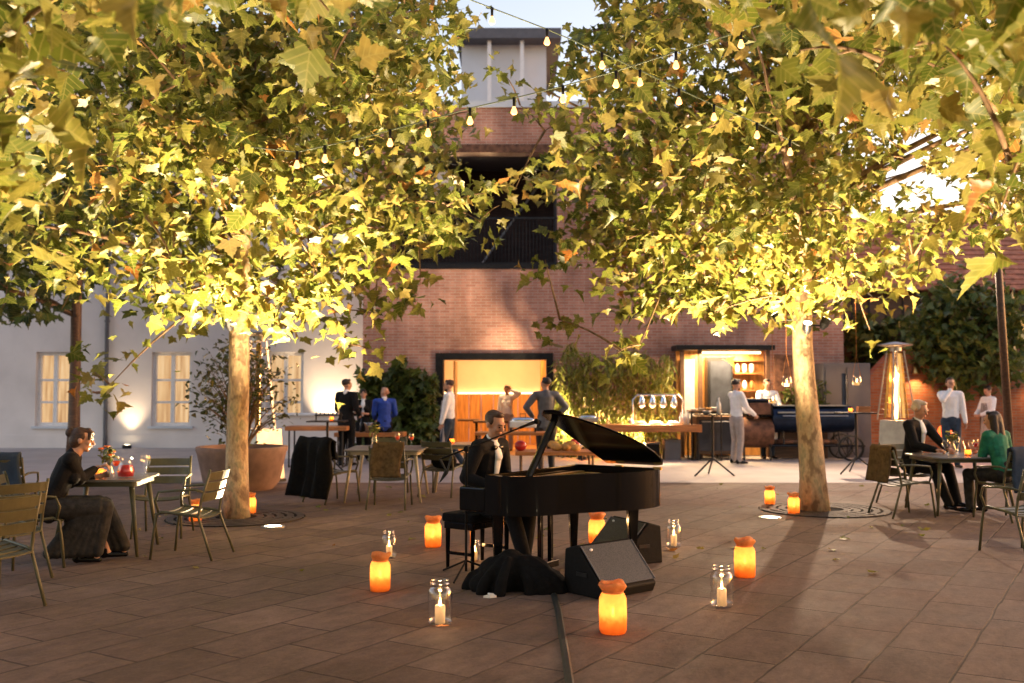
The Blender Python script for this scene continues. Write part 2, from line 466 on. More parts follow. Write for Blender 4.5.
def dup(root, loc, rz=0, label=None, group=None):
    r = root.copy(); C.objects.link(r); r.location = loc; r.rotation_euler = (0, 0, rz)
    if label: r['label'] = label
    if group: r['group'] = group
    def rec(a, b):
        for ch in list(a.children):
            c = ch.copy(); C.objects.link(c); c.parent = b; rec(ch, c)
    rec(root, r)
    return r
def structure(o): o['kind'] = 'structure'; return o
def facing(dx, dy): return math.atan2(-dx, dy)
def blob(mb, name, mat, parent=None, voxel=.012, smooth=3):
    # one continuous skin over the overlapping volumes collected in mb
    me = bpy.data.meshes.new('tmp'); me.from_pydata(mb.v, [], mb.f)
    t = bpy.data.objects.new('tmp', me); C.objects.link(t)
    rm = t.modifiers.new('r', 'REMESH'); rm.mode = 'VOXEL'; rm.voxel_size = voxel; rm.use_smooth_shade = True
    if smooth:
        sm = t.modifiers.new('s', 'SMOOTH'); sm.factor = .5; sm.iterations = smooth
    dg = bpy.context.evaluated_depsgraph_get()
    nm = bpy.data.meshes.new_from_object(t.evaluated_get(dg))
    bpy.data.objects.remove(t); bpy.data.meshes.remove(me)
    nm.name = name; nm.materials.clear(); nm.materials.append(MT[mat] if isinstance(mat, str) else mat)
    o = bpy.data.objects.new(name, nm); C.objects.link(o)
    if parent: o.parent = parent
    return o

# ------------------------------------------------------------------ foliage
def leaf_template(kind):
    if kind == 'plane':
        h = [(0, 0), (.12, -.11), (.30, -.15), (.40, -.08), (.36, .05), (.52, .13), (.60, .24), (.78, .34), (.56, .38), (.48, .46), (.29, .43), (.33, .62), (.21, .66), (.19, .82), (.08, .86), (0, 1.10)]
        out = h + [(-x, y) for x, y in reversed(h[1:-1])]
        cen = (0, .33)
    else:
        h = [(0, 0), (.16, .3), (.13, .65), (0, 1)]
        out = h + [(-x, y) for x, y in reversed(h[1:-1])]
        cen = (0, .45)
    P = np.array([(x, y, .22 * abs(x) - .22 * y * y) for x, y in [cen] + out])
    n = len(out)
    T = np.array([(0, 1 + i, 1 + (i + 1) % n) for i in range(n)])
    return P, T
def leaves(name, pos, size, mat, parent=None, kind='plane', seed=1, droop=.5, aspect=1.0, upbias=1.2):
    rng = np.random.default_rng(seed)
    P, T = leaf_template(kind)
    P = P * np.array([aspect, 1, 1])
    pos = np.asarray(pos, float); n = len(pos)
    az = rng.uniform(0, 2 * PI, n)
    d = np.stack([np.cos(az), np.sin(az), rng.normal(-droop, .45, n)], 1); d /= np.linalg.norm(d, axis=1)[:, None]
    nr = rng.normal(0, .6, (n, 3)); nr[:, 2] += upbias
    nr -= (nr * d).sum(1)[:, None] * d; nr /= np.linalg.norm(nr, axis=1)[:, None]
    x = np.cross(d, nr)
    sc = size * np.clip(rng.lognormal(-.05, .36, n), .4, 1.7)
    curl = rng.uniform(-.6, 3.0, n)
    V = (P[None, :, 0, None] * x[:, None, :] + P[None, :, 1, None] * d[:, None, :] + (P[None, :, 2] * curl[:, None])[:, :, None] * nr[:, None, :]) * sc[:, None, None] + pos[:, None, :]
    V = V.reshape(-1, 3); k = len(P)
    Fc = (T[None] + (np.arange(n) * k)[:, None, None]).reshape(-1, 3)
    me = bpy.data.meshes.new(name)
    me.vertices.add(len(V)); me.vertices.foreach_set('co', V.ravel())
    me.loops.add(Fc.size); me.loops.foreach_set('vertex_index', Fc.ravel().astype(np.int32))
    me.polygons.add(len(Fc)); me.polygons.foreach_set('loop_start', np.arange(0, Fc.size, 3, dtype=np.int32))
    me.update(calc_edges=True)
    uvl = me.uv_layers.new(name='leaf'); tpl = P[:, :2] / np.array([aspect, 1])
    uvl.data.foreach_set('uv', np.tile(tpl, (n, 1))[Fc.ravel()].astype(np.float32).ravel())
    me.materials.append(MT[mat])
    o = bpy.data.objects.new(name, me); C.objects.link(o)
    if parent: o.parent = parent
    return o
def bez(a, b, c, n=7):
    return [a * (1 - t) ** 2 + b * 2 * t * (1 - t) + c * t * t for t in [i / (n - 1) for i in range(n)]]
def make_tree(label, base, trunk_pts, trunk_r, crown_c, crown_r, ncl, nleaf, size, seed, keep=None, mat='leaf', extra=(), spread=.34, limb_from=.35, zmin=0, nlimb=12, group=None):
    rnd = random.Random(seed); rng = np.random.default_rng(seed)
    root = thing('tree', label, 'tree', base, 0, group)
    b = Vector(base)
    tp = [Vector(p) - b for p in trunk_pts]
    tk = MB()
    # trunk with small irregularities
    pts, rs = [], []
    for i in range(len(tp) - 1):
        for q in range(5):
            t = q / 5
            pts.append(tp[i].lerp(tp[i + 1], t) + Vector((rnd.uniform(-.008, .008), rnd.uniform(-.008, .008), 0)))
            rs.append((trunk_r[i] * (1 - t) + trunk_r[i + 1] * t) * rnd.uniform(.97, 1.04))
    pts.append(tp[-1]); rs.append(trunk_r[-1]); rs[0] *= 1.22; rs[1] *= 1.05
    tk.tube(pts, rs, 14)
    trunk = tk.build('trunk', 'bark', root, True)
    cc = Vector(crown_c) - b
    cl = []
    tries = 0
    while len(cl) < ncl and tries < ncl * 30:
        tries += 1
        u = Vector((rnd.gauss(0, 1), rnd.gauss(0, 1), rnd.gauss(0, 1))).normalized() * rnd.random() ** .42
        p = cc + Vector((u.x * crown_r[0], u.y * crown_r[1], u.z * crown_r[2]))
        w = p + b
        if w.z < zmin: continue
        if keep and not keep(w, rnd): continue
        if mnoise.noise(w * .95 + Vector((seed, 0, 0))) < -.06 + (w.z > 5.5) * .06: continue
        cl.append(p)
    ncl = len(cl)
    for e in extra: cl.append(Vector(e) - b)
    lm = MB(); axis = [p for p in pts if p.z > tp[-1].z * limb_from] or pts[-1:]
    # main limbs reach to spread-out clusters, every cluster gets a twig from its nearest limb point
    limbs = []
    far = sorted([p for p in cl[:ncl] if p.z > 2.6], key=lambda p: -(p - cc).length)[:max(nlimb * 5, 10)]
    rnd.shuffle(far)
    for e in far[:nlimb]:
        st = min(axis, key=lambda p: abs(p.z - (e.z * .75 + .2)) + rnd.random() * .6)
        mid = st.lerp(e, .5) + Vector((0, 0, .25 * (e - st).length * rnd.uniform(-.2, .8)))
        bp = bez(st, mid, e, 8)
        r0 = trunk_r[-1] * .8
        lm.tube(bp, [r0 * (1 - .85 * i / 7) for i in range(8)], 7)
        limbs += bp[1:]
    limbs += axis
    for p in sorted(cl, key=lambda p: (Vector((p.x, p.y, (p.z - 3) * .5))).length):
        st = min(limbs, key=lambda q: (q - p).length)
        ln = (st - p).length
        if ln > .1:
            mid = st.lerp(p, .5) + Vector((rnd.uniform(-.1, .1), rnd.uniform(-.1, .1), .12)) * min(1, ln)
            bp = bez(st, mid, p, 5); r0 = .008 + .012 * min(1, ln)
            lm.tube(bp, [r0, r0 * .8, r0 * .65, r0 * .5, .004], 5)
            limbs += bp[2:]
    if lm.v: lm.build('limbs', 'bark2', root, True)
    cen = np.array([tuple(p) for p in cl])
    idx = np.repeat(np.arange(len(cen)), nleaf)
    off = rng.normal(0, spread, (len(idx), 3)); off[:, 2] = off[:, 2] * .75 - .05
    pos = cen[idx] + off
    if keep:
        lim = 6
        ok = [(i >= ncl and (p - cen[i]) @ (p - cen[i]) < .14) or keep(Vector(p) + b, rnd) or rnd.random() < .015 for i, p in zip(idx, pos)]
        pos = pos[np.array(ok)]
    leaves('crown', pos, size, mat, root, 'plane', seed)
    return root
# ================================================================== SETTING
structure(MB().add([(-150, -60, 0), (150, -60, 0), (150, 240, 0), (-150, 240, 0)], [(0, 1, 2, 3)]).build('paved_ground', 'pave'))
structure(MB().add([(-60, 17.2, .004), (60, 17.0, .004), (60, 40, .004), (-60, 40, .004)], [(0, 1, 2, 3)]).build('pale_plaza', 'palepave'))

def wall_cells(mb, xs, zs, holes, y0, y1):
    for i in range(len(xs) - 1):
        for k in range(len(zs) - 1):
            cx, cz = (xs[i] + xs[i + 1]) / 2, (zs[k] + zs[k + 1]) / 2
            if any(a < cx < b and c < cz < d for a, b, c, d in holes): continue
            mb.bx(xs[i], xs[i + 1], y0, y1, zs[k], zs[k + 1])

# ---- brick building with the open doorway and the dark loggia above
BY = 24.0
bb = thing('brick_building', 'red brick building with a lit open doorway and a dark loggia above it', 'building', (0, BY, 0))
dx0, dx1, dz1 = -1.78, .93, 2.40
lx0, lx1, lz0, lz1 = -3.1, 1.10, 4.60, 7.35
w = MB()
wall_cells(w, [-3.6, lx0, dx0, dx1, lx1, 8.0], [0, dz1, lz0, lz1, 8.45], [(dx0, dx1, 0, dz1), (lx0, lx1, lz0, lz1)], 0, .45)
w.build('wall', 'brick', bb)
for a in (-3.6, 7.55): MB().bx(a, a + .45, .45, 9, 0, 8.45).build('side_wall', 'brick', bb)
m = MB(); m.bx(-3.65, 8.05, -.06, 9, 8.45, 8.6); m.build('roof_coping', 'concrete', bb)
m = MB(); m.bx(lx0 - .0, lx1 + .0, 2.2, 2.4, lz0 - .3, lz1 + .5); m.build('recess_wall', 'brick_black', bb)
m = MB(); m.bx(lx0, lx1, .45, 2.2, lz0 - .25, lz0 - .02); m.build('loggia_floor', 'greywall', bb)
m = MB(); m.bx(lx0, lx1, .45, 2.2, lz1 + .02, lz1 + .25); m.build('loggia_ceiling', 'greywall', bb)
m = MB(); m.bx(lx1 - .0, lx1 + .12, .46, 2.2, lz0, lz1); m.build('recess_side', 'greywall', bb)
m = MB()
m.bx(lx0, lx1 - .01, .02, .07, lz0 + .002, lz0 + .06); m.bx(lx0, lx1 - .01, .02, .07, lz0 + 1.12, lz0 + 1.17)
x = lx0 + .05
while x < lx1 - .03: m.box((x, .045, lz0 + .59), (.018, .02, 1.06)); x += .085
m.build('railing', 'dark', bb)
m = MB(); m.bx(lx0 - .05, lx1 + .05, -.03, .1, lz0 - .1, lz0 - .004); m.build('loggia_sill', 'dark', bb)
m = MB(); m.tube([(-.9, 1.9, lz0 + .1), (.75, 1.9, lz0 + 2.4)], .03, 6); m.build('stair_rail', 'steel', bb)
m = MB(); m.bx(-2.1, 1.6, -.02, .2, lz1 + .004, lz1 + .2); m.build('lintel', 'rust', bb)
m = MB(); m.ell((-1.75, .9, 6.75), (.33, .33, .36)); m.build('globe_lamp_shade', 'plaster', bb, True)
m = MB(); m.tube([(-1.75, .9, 7.1), (-1.75, .9, 7.37)], .015, 6); m.build('lamp_rod', 'dark', bb)
# doorway
m = MB(); m.bx(dx0 - .06, dx0 + .12, -.05, .5, 0, dz1 - .1); m.bx(dx1 - .1, dx1 + .06, -.05, .5, 0, dz1 - .1); m.bx(dx0 - .06, dx1 + .06, -.05, .5, dz1 - .1, dz1 + .06)
m.build('door_frame', 'dark', bb)
m = MB(); m.bx(dx0 + .35, dx0 + .39, .3, 1.5, 0, dz1 - .12); m.build('door_leaf', 'wood_p', bb)
RY = 4.6
m = MB(); m.bx(dx0 - 1.2, dx1 + 1.2, RY, RY + .1, 1.50, 3.1); m.build('back_wall', 'plaster_in', bb)
m = MB()
xx = dx0 - 1.2
while xx < dx1 + 1.2: m.bx(xx + .006, xx + .34, RY - .12, RY - .02, 0.02, 1.44); xx += .35
m.build('wainscot', 'wood_p', bb)
m = MB(); m.bx(dx0 - 1.2, dx1 + 1.2, RY - .1, RY - .05, 1.455, 1.49); m.build('led_strip', 'led', bb)
for a in (dx0 - 1.3, dx1 + 1.2): MB().bx(a, a + .1, .5, RY, 0, 3.1).build('room_wall', 'wood_p', bb)
m = MB(); m.bx(.78, 1.15, RY - 1.6, RY - .9, 0.01, 3.08); m.build('oak_pillar', 'wood_p', bb)
m = MB(); m.bx(dx0 - 1.3, dx1 + 1.3, .46, RY + .1, 3.1, 3.2); m.build('room_ceiling', 'plaster_in', bb)
m = MB(); m.bx(dx0 - 1.3, dx1 + 1.3, .0, RY + .1, .003, .012); m.build('room_floor', 'wood_p', bb)
lamp('AREA', (-.4, BY + 2.6, 3.0), 340, (1, .56, .24), (-.4, BY + 3.6, 0), 2.0)
# flood light high on the building's corner
fl = thing('floodlight', 'square black floodlight on a bracket high on the brick corner', 'floodlight', (7.4, 23.75, 5.1))
m = MB(); m.box((0, -.2, 0), (.36, .14, .26), 0, R(-22)); m.build('lamp_housing', 'dark', fl, False, .01)
m = MB(); m.tube([(0, .25, .05), (0, .05, .05), (0, -.12, .02)], .025, 8); m.build('bracket', 'dark', fl)
m = MB(); m.box((0, -.272, -.03), (.3, .012, .2), 0, R(-22)); m.build('lens', 'uplight', fl)
FLOOD = lamp('SPOT', (7.35, 23.35, 5.0), 3200, (1, .70, .46), (2.3, 8, 0), .09, 88, .5)

# ---- white building on the left
WY = 27.0
wb = thing('white_building', 'long white plastered building with tall lit windows on the left', 'building', (0, WY, 0))
wins = [(PY(a, 400, WY).x, PY(b, 400, WY).x, PY(0, d, WY).z, PY(0, c, WY).z) for a, b, c, d in ((35, 71, 352, 426), (151, 191, 350, 424), (266, 303, 352, 424))]
xs = sorted([-21.0, -4.0] + [v for q in wins for v in q[:2]]); zlo, zhi = wins[0][2], wins[0][3]
w = MB(); wall_cells(w, xs, [0, zlo, zhi, 11.0], [(q[0], q[1], zlo, zhi) for q in wins], 0, .5); w.build('wall', 'plaster', wb)
m = MB(); m.bx(-21.1, -3.9, -.2, .6, 11.0, 11.35); m.build('cornice', 'plaster', wb, False, .03)
m = MB(); m.bx(-21, -4, -.03, -.0, 0, .35); m.build('plinth', 'plaster', wb)
for a, b, _, _ in wins:
    m = MB(); f = .09
    m.bx(a, a + f, .12, .2, zlo, zhi); m.bx(b - f, b, .12, .2, zlo, zhi); m.bx(a + f, b - f, .12, .2, zlo, zlo + f); m.bx(a + f, b - f, .12, .2, zhi - f, zhi)
    mx = (a + b) / 2; m.bx(mx - .05, mx + .05, .11, .2, zlo + f, zhi - f)
    for zz in (zlo + (zhi - zlo) * .62, zlo + (zhi - zlo) * .32):
        m.bx(a + f, mx - .05, .125, .19, zz - .03, zz + .03); m.bx(mx + .05, b - f, .125, .19, zz - .03, zz + .03)
    fr = m.build('window', 'shirt', wb)
    m = MB(); m.bx(a + f, b - f, .22, .25, zlo + f, zhi - f); m.build('pane', 'curtain', fr)
    m = MB(); m.bx(a - .06, b + .06, -.08, .1, zlo - .07, zlo - .003); m.build('sill', 'concrete', fr)
x = PY(107, 400, WY).x
dpipe = MB(); dpipe.tube([(x, -.09, 10.9), (x, -.09, .02)], .055, 10)
for z in (1.2, 3.4, 5.6, 7.8, 10): dpipe.cyl((x, -.09, z), .07, .06, 10)
dpipe.build('downpipe', 'greywall', wb)
# uplights washing the facade
for k, (px, e, lab) in enumerate(((127, 210, 'small round uplight at the foot of the white wall by the drainpipe'), (330, 1300, 'small round uplight at the foot of the white wall behind the bar'))):
    p = PY(px, 430, WY - .3); u = thing('uplight', lab, 'uplight', (p.x, WY - .3, 0), 0, 'uplights at the white wall')
    MB().lathe([(.12, 0), (.12, .09), (.1, .11), (.08, .1)], n=14).build('lamp_housing', 'dark', u, 2)
    MB().cyl((0, 0, .1), .075, .006, 14).build('lens', 'uplight', u)
    lamp('SPOT', (p.x, WY - .3, .16), e, (1, .72, .42), (p.x, WY - .05, 4.), .05, 80, 1.)

# ---- pale modern building far behind, seen over the brick roof
mb_ = thing('modern_building', 'pale modern building with a flat dark roof edge seen above the brick roof', 'building', (0, 48, 0))
m = MB(); m.bx(-2.6, 1.9, 0, 8, 0, 14.6); m.build('wall', 'concrete', mb_)
m = MB(); m.bx(-2.7, 2.4, -.4, 9, 18.6, 19.1); m.build('roof', 'greywall', mb_)
m = MB(); m.bx(-2.5, 1.7, .6, 7, 14.6, 18.6); m.build('glazed_storey', 'concrete', mb_)
for x in (-1.2, .4): MB().bx(x, x + .18, -.1, .1, 14.6, 18.6).build('column', 'shirt', mb_)
for z in (12.4, 13.6): MB().bx(-2.62, 1.92, -.04, 0, z, z + .12).build('ledge', 'greywall', mb_)

# ---- right side: brick garden wall, dark timber house with a red roof
gw = thing('garden_wall', 'low old brick wall with stepped top behind the heater', 'wall', (0, 24.5, 0))
m = MB(); P = [(8.0, 0), (22, 0), (22, 2.9), (12.6, 2.9), (11.4, 1.9), (10.6, 2.75), (9.6, 2.75), (8.6, 1.7), (8.0, 1.7)]
m.prism(P, 0, .4, lambda v: Vector((v.x, v.z, v.y))); m.build('wall_face', 'brick_dark', gw)
th = thing('timber_house', 'dark timber house with a red tiled roof beyond the brick wall', 'house', (0, 29, 0))
m = MB(); m.bx(9.2, 24, 0, 5, 0, 4.6); m.build('wall', 'wood_d', th)
m = MB()
for k in range(16):
    z = 4.5 + k * .17; m.box((16.6, -.5 + k * .2, z), (15.4, .24, .05), 0, R(36))
m.build('roof', 'tile', th)
m = MB()
for k in range(30): m.bx(9.4 + k * .5, 9.44 + k * .5, -.03, 0, .1, 4.5)
m.build('battens', 'dark', th)
gh = thing('glazed_house', 'pale glazed house with a barred balcony at the right edge', 'house', (0, 36, 0))
m = MB(); m.bx(17.2, 25, 0, 5, 0, 6.4); m.build('wall', 'concrete', gh)
m = MB()
for k in range(16): m.bx(17.2 + k * .25, 17.23 + k * .25, -.3, -.27, 4.6, 5.7)
m.bx(17.1, 22, -.32, -.25, 5.7, 5.78); m.build('railing', 'navy', gh)
m = MB(); m.prism([(16.8, 6.4), (25.4, 6.4), (21, 8.6)], -.4, 5.4, lambda v: Vector((v.x, v.z, v.y))); m.build('roof', 'greywall', gh)

# grey panel container behind the smoker
gc = thing('storage_cabin', 'tall dark grey panelled cabin behind the smoker', 'cabin', (0, 23.2, 0))
m = MB(); m.bx(7.25, 8.35, 0, .75, 0, 2.2); m.build('cabin_body', 'greywall', gc, False, .01)
m = MB(); m.bx(7.3, 7.75, -.03, -.004, .1, 2.1); m.bx(7.8, 8.3, -.03, -.004, .1, 2.1); m.build('door', 'greywall', gc)

# ---- poles
lp = thing('lamp_post', 'slender leaning grey post beside the dark tree on the right', 'post', G(1012, 480))
m = MB(); m.tube([(0, 0, 0), (-.12, 0, 3), (-.27, 0, 6.5)], [.075, .065, .05], 10); m.build('pole', 'wood_d', lp, True)
MB().cyl((0, 0, 0), .12, .12, 12).build('base', 'dark', lp, 2)

# ---- round cast iron tree grates and the ground uplights
def grate(c, r, label):
    t = thing('tree_grate', label, 'tree grate', (c.x, c.y, .004), 0, 'round tree grates')
    m = MB()
    for k in range(5):
        a, b = r * (.3 + .145 * k), r * (.3 + .145 * k + .1)
        m.lathe([(a, 0), (a, .012), (b, .012), (b, 0)], n=36, close=False)
    m.build('ring', 'iron', t)
    m = MB(); 
    for k in range(8): m.box((r * .65 * math.cos(k * PI / 4), r * .65 * math.sin(k * PI / 4), .004), (r * .7, .05, .008), k * PI / 4)
    m.build('bar', 'dark', t)
    MB().lathe([(0.05, .0), (r, .0), (r, .002), (.05, .002)], n=36, close=False).build('pit', 'cloth_b', t)
LB, RB = G(236, 518), G(815, 511)
grate(LB, .85, 'round iron grate around the left plane trunk')
grate(RB + Vector((.15, .1, 0)), .85, 'round iron grate around the right plane trunk')
UPL = []
for px, py, lab in ((273, 527, 'glowing round uplight set in the paving by the left trunk'), (770, 518, 'glowing round uplight set in the paving by the right trunk')):
    p = G(px, py); u = thing('ground_uplight', lab, 'uplight', (p.x, p.y, 0), 0, 'uplights in the paving')
    MB().lathe([(.14, .0), (.14, .012), (.11, .016), (.1, .012)], n=20, close=False).build('rim', 'steel', u)
    MB().cyl((0, 0, .004), .1, .006, 20).build('lens', 'uplight', u)
    UPL.append(p)
for p, dx in ((UPL[0], -.02), (UPL[1], .05)): lamp('SPOT', p + Vector((0, 0, .05)), 9000, (1, .74, .42), p + Vector((dx, -.48, 1)), .08, 112, .7)
def crown_fill_lamp(c, ang, z, r, e, lab, tilt=.55):  # added lamp hidden under the leaves to brighten the crown
    d = Vector((math.cos(R(ang)), math.sin(R(ang)), 0)); p = Vector((c.x, c.y, z)) + d * r
    t = thing('tree_spotlight', lab, 'spotlight', p, 0, 'spotlights strapped to the tree trunks')
    ax = (d * tilt + Vector((0, 0, 1))).normalized()
    MB().tube([-ax * .1, -ax * .04, ax * .05], [.03, .06, .065], 12).build('lamp_housing', 'dark', t)
    MB().tube([ax * .051, ax * .056], [.055, .055], 12).build('lens', 'uplight', t)
    MB().tube([-ax * .05, -d * (r - .08) - ax * .05], .014, 6).build('bracket', 'dark', t)
    lamp('SPOT', p + ax * .08, e * .8, (1, .74, .42), p + ax, .06, 115, .8)
for c, nm in ((LB, 'left'), (RB + Vector((-.12, .05, 0)), 'right')):
    for k, (a, e) in enumerate(((265, 480), (10, 600), (150, 600))):
        crown_fill_lamp(c, a, 2.42 + .08 * k, .33, e, f'small black fill light added at the {nm} trunk under its leaves, ' + ('on the viewer side', 'on its right side', 'on its far left side')[k])

# a few dry leaves blown over the paving
rng = np.random.default_rng(55); q = np.stack([rng.uniform(-5, 6, 70), rng.uniform(8.5, 17, 70), np.full(70, .012)], 1)
fallen = leaves('fallen_leaves', q, .06, 'leaf', None, 'plane', 9, .0, 1, 6); tag(fallen, 'small dry leaves scattered over the paving', 'leaves', None, 'stuff')
# ================================================================== TREES
def bound(tab):
    ys, xs_ = [a for a, _ in tab], [b for _, b in tab]
    return lambda y: float(np.interp(y, ys, xs_))
lb = bound([(-400, 380), (0, 465), (60, 478), (100, 480), (150, 478), (200, 497), (235, 480), (262, 425), (300, 412), (345, 375), (372, 330)])
lbot = bound([(0, 335), (60, 345), (110, 395), (180, 345), (240, 345), (300, 352), (360, 362), (400, 330), (440, 270), (520, 225)])
def keepL(p, rnd):
    x, y = proj(p)
    return x < lb(y) + 16 * math.sin(y * .11) and y < lbot(x) - 14 + 22 * mnoise.noise(Vector((x * .03, p.y * .6, 1)))
rb = bound([(-400, 600), (0, 590), (40, 560), (70, 530), (100, 520), (150, 530), (185, 520), (215, 545), (260, 552), (300, 575), (340, 600), (370, 640)])
rbot = bound([(540, 270), (600, 340), (650, 335), (700, 335), (760, 345), (830, 345), (880, 325), (930, 300), (1000, 255)])
def keepR(p, rnd):
    x, y = proj(p)
    if 880 < x < 965 and 135 < y < 210 and mnoise.noise(Vector((x * .05, y * .05, 2))) > -.05: return False
    return x > rb(y) + 10 + 14 * math.sin(y * .1) and y < rbot(x) - 16 + 24 * mnoise.noise(Vector((x * .03, p.y * .6, 4)))
make_tree('large plane tree with glowing yellow leaves beside the planter on the left', LB,
          [LB, LB + Vector((.0, .05, 2.3)), LB + Vector((.05, .1, 5.0))], [.145, .122, .07],
          LB + Vector((.1, -.1, 5.3)), (3.9, 3.6, 3.3), 340, 42, .12, 3, keepL, zmin=2.0,
          extra=[PY(374, 352, 12.2), PY(345, 345, 12.6), PY(500, 205, 12), PY(480, 222, 12.2), PY(110, 385, 11.8), PY(90, 370, 12.2), PY(420, 285, 12.4)], group='plane trees of the courtyard')
make_tree('large plane tree with glowing yellow leaves in front of the smoker on the right', RB,
          [RB, RB + Vector((-.12, .05, 2.2)), RB + Vector((-.05, .1, 5.0))], [.172, .135, .08],
          RB + Vector((-.3, -.1, 5.2)), (3.7, 3.6, 3.3), 360, 42, .12, 8, keepR, zmin=2.0,
          extra=[PY(615, 355, 12), PY(640, 345, 12.4), PY(560, 320, 12.6), PY(505, 75, 12), PY(520, 105, 12.3), PY(515, 190, 12.2), PY(545, 260, 12.2), PY(870, 330, 12.5)], group='plane trees of the courtyard')
# two nearer trees whose trunks stand outside the picture, boughs overhead
def keepNL(p, rnd):
    if p.y < 1.2: return p.z > 2.9
    x, y = proj(p)
    if x > 1100 or x < -700: return True
    return y < np.interp(x, [-300, 0, 40, 70, 150, 260, 420, 470], [250, 240, 200, 70, 20, 15, 10, -60])
def keepNR(p, rnd):
    if p.y < 1.2: return p.z > 2.9
    x, y = proj(p)
    if x < -100 or x > 1700: return True
    return y < np.interp(x, [600, 700, 790, 880, 960, 1024, 1200], [-60, 0, 75, 130, 120, 225, 260])
NL, NR = Vector((-5.2, 5.2, 0)), Vector((5.4, 5.4, 0))  # their crowns are stretched behind the camera, unseen, to shade the foreground
make_tree('near plane tree whose boughs hang into the top left corner', NL, [NL, NL + Vector((.1, 0, 2.4)), NL + Vector((.2, -.2, 5))], [.17, .14, .08],
          Vector((-3.2, 2.4, 4.7)), (3.6, 6.5, 2.0), 420, 26, .135, 21, keepNL, zmin=2.2, extra=[PY(12, 95, 4.6), PY(20, 160, 4.4), PY(0, 190, 4.6), PY(330, 12, 4.5)], group='plane trees of the courtyard')
make_tree('near plane tree whose boughs hang into the top right corner', NR, [NR, NR + Vector((-.1, 0, 2.4)), NR + Vector((-.2, -.2, 5))], [.17, .14, .08],
          Vector((3.2, 2.4, 4.7)), (3.6, 6.5, 2.0), 450, 26, .135, 22, keepNR, zmin=2.2, extra=[PY(800, 50, 4.6), PY(880, 60, 4.8), PY(1000, 215, 5), PY(1010, 160, 4.8), PY(940, 40, 4.5)], group='plane trees of the courtyard')
for c, nm, s_ in ((NL, 'left', 1), (NR, 'right', -1)):
    crown_fill_lamp(c, 90 - s_ * 35, 2.0, .36, 1500, f'small black fill light added at the near {nm} trunk', .75)
    u = thing('ground_uplight', f'added unseen fill light in the paving under the near {nm} tree', 'uplight', (-s_ * 3.3, 4.1, 0), 0, 'uplights in the paving')
    MB().lathe([(.14, .0), (.14, .012), (.11, .016), (.1, .012)], n=20, close=False).build('rim', 'steel', u); MB().cyl((0, 0, .004), .1, .006, 20).build('lens', 'uplight', u)
    lamp('SPOT', (-s_ * 3.3, 4.1, .05), 2200, (1, .75, .43), (-s_ * 3.0, 4.2, 3), .08, 125, .6)  # extra lamp added out of view to brighten the near leaves
# darker trees further back
TL = G(73, 462)
make_tree('thin unlit tree with dark leaves standing behind the seated woman', TL, [TL, TL + Vector((-.0, 0, 4)), TL + Vector((.1, 0, 7))], [.13, .11, .07],
          TL + Vector((-1.2, -.6, 5.6)), (3.6, 3, 3.0), 210, 18, .2, 31, lambda p, r: proj(p)[1] < np.interp(proj(p)[0], [-50, 60, 120, 200], [330, 320, 250, 200]) and proj(p)[0] < 330, spread=.45, zmin=2.5)
TR = G(985, 456)
tr = make_tree('small dark bushy tree by the lamp post on the right', TR, [TR, TR + Vector((0, 0, 1.6)), TR + Vector((-.1, 0, 3.4))], [.10, .09, .05],
          TR + Vector((-.25, 0, 2.9)), (1.15, 1.1, 1.35), 120, 22, .16, 41, None, spread=.28)
for t in (tr, bpy.data.objects['tree.004']):
    for ch in t.children:
        if ch.name.startswith('crown'): ch.data.materials[0] = MT['leafd']
        if ch.name.startswith('trunk'): ch.data.materials[0] = MT['wood_d']
# hedges
def hedge(name, label, cat, x0, x1, y0, y1, z0, z1, n, size, mat, seed, kind='thin', droop=.3, aspect=1., stems=0, stemmat='bark2', loc=(0, 0, 0)):
    rng = np.random.default_rng(seed)
    root = thing(name, label, cat, loc)
    P = np.stack([rng.uniform(x0, x1, n), rng.uniform(y0, y1, n), z0 + (z1 - z0) * rng.random(n) ** .8], 1)
    top = z1 - .55 * np.abs(np.sin(P[:, 0] * 2.3 + seed)) * .6 - .25 * np.sin(P[:, 0] * 7 + seed) ** 2
    P = P[P[:, 2] < top]
    leaves('foliage', P, size, mat, root, kind, seed, droop, aspect)
    if stems:
        m = MB()
        for k in range(stems):
            x = x0 + (x1 - x0) * (k + .5) / stems; y = (y0 + y1) / 2 + random.Random(k).uniform(-.1, .1)
            m.tube([(x, y, 0), (x + .06, y, (z1) * .6), (x + .1, y - .05, z1 * .85)], [.02, .016, .008], 5)
        m.build('stems', stemmat, root)
    return root
random.seed(5)
for k, x in enumerate((1.6, 3.0)):
    t = thing('uplight', ('round uplight at the foot of the bamboo next to the doorway', 'round uplight at the foot of the bamboo by the buffet counter')[k], 'uplight', (x, 22.55, 0), 0, 'uplights at the hedge')
    MB().lathe([(.12, 0), (.12, .09), (.1, .11), (.08, .1)], n=14).build('lamp_housing', 'dark', t, 2); MB().cyl((0, 0, .1), .075, .006, 14).build('lens', 'uplight', t)
    lamp('SPOT', (x, 22.55, .16), 3200, (1, .74, .42), (x, 23.2, 1.6), .06, 125, 1.)
bx0, bx1 = PY(556, 400, 23.4).x, PY(672, 400, 23.4).x
hedge('bamboo_hedge', 'feathery yellow green bamboo hedge against the brick wall', 'hedge', bx0, bx1, 22.95, 23.8, .1, 2.75, 5200, .2, 'bamboo', 3, 'thin', .9, .55, 26)
ix0, ix1 = PY(362, 400, 23.5).x, PY(436, 400, 23.5).x
hedge('ivy_hedge', 'dark green leafy hedge left of the lit doorway', 'hedge', ix0, ix1, 23.0, 23.85, .1, 2.35, 3000, .15, 'leafd', 6, 'plane', .5, 1, 10)
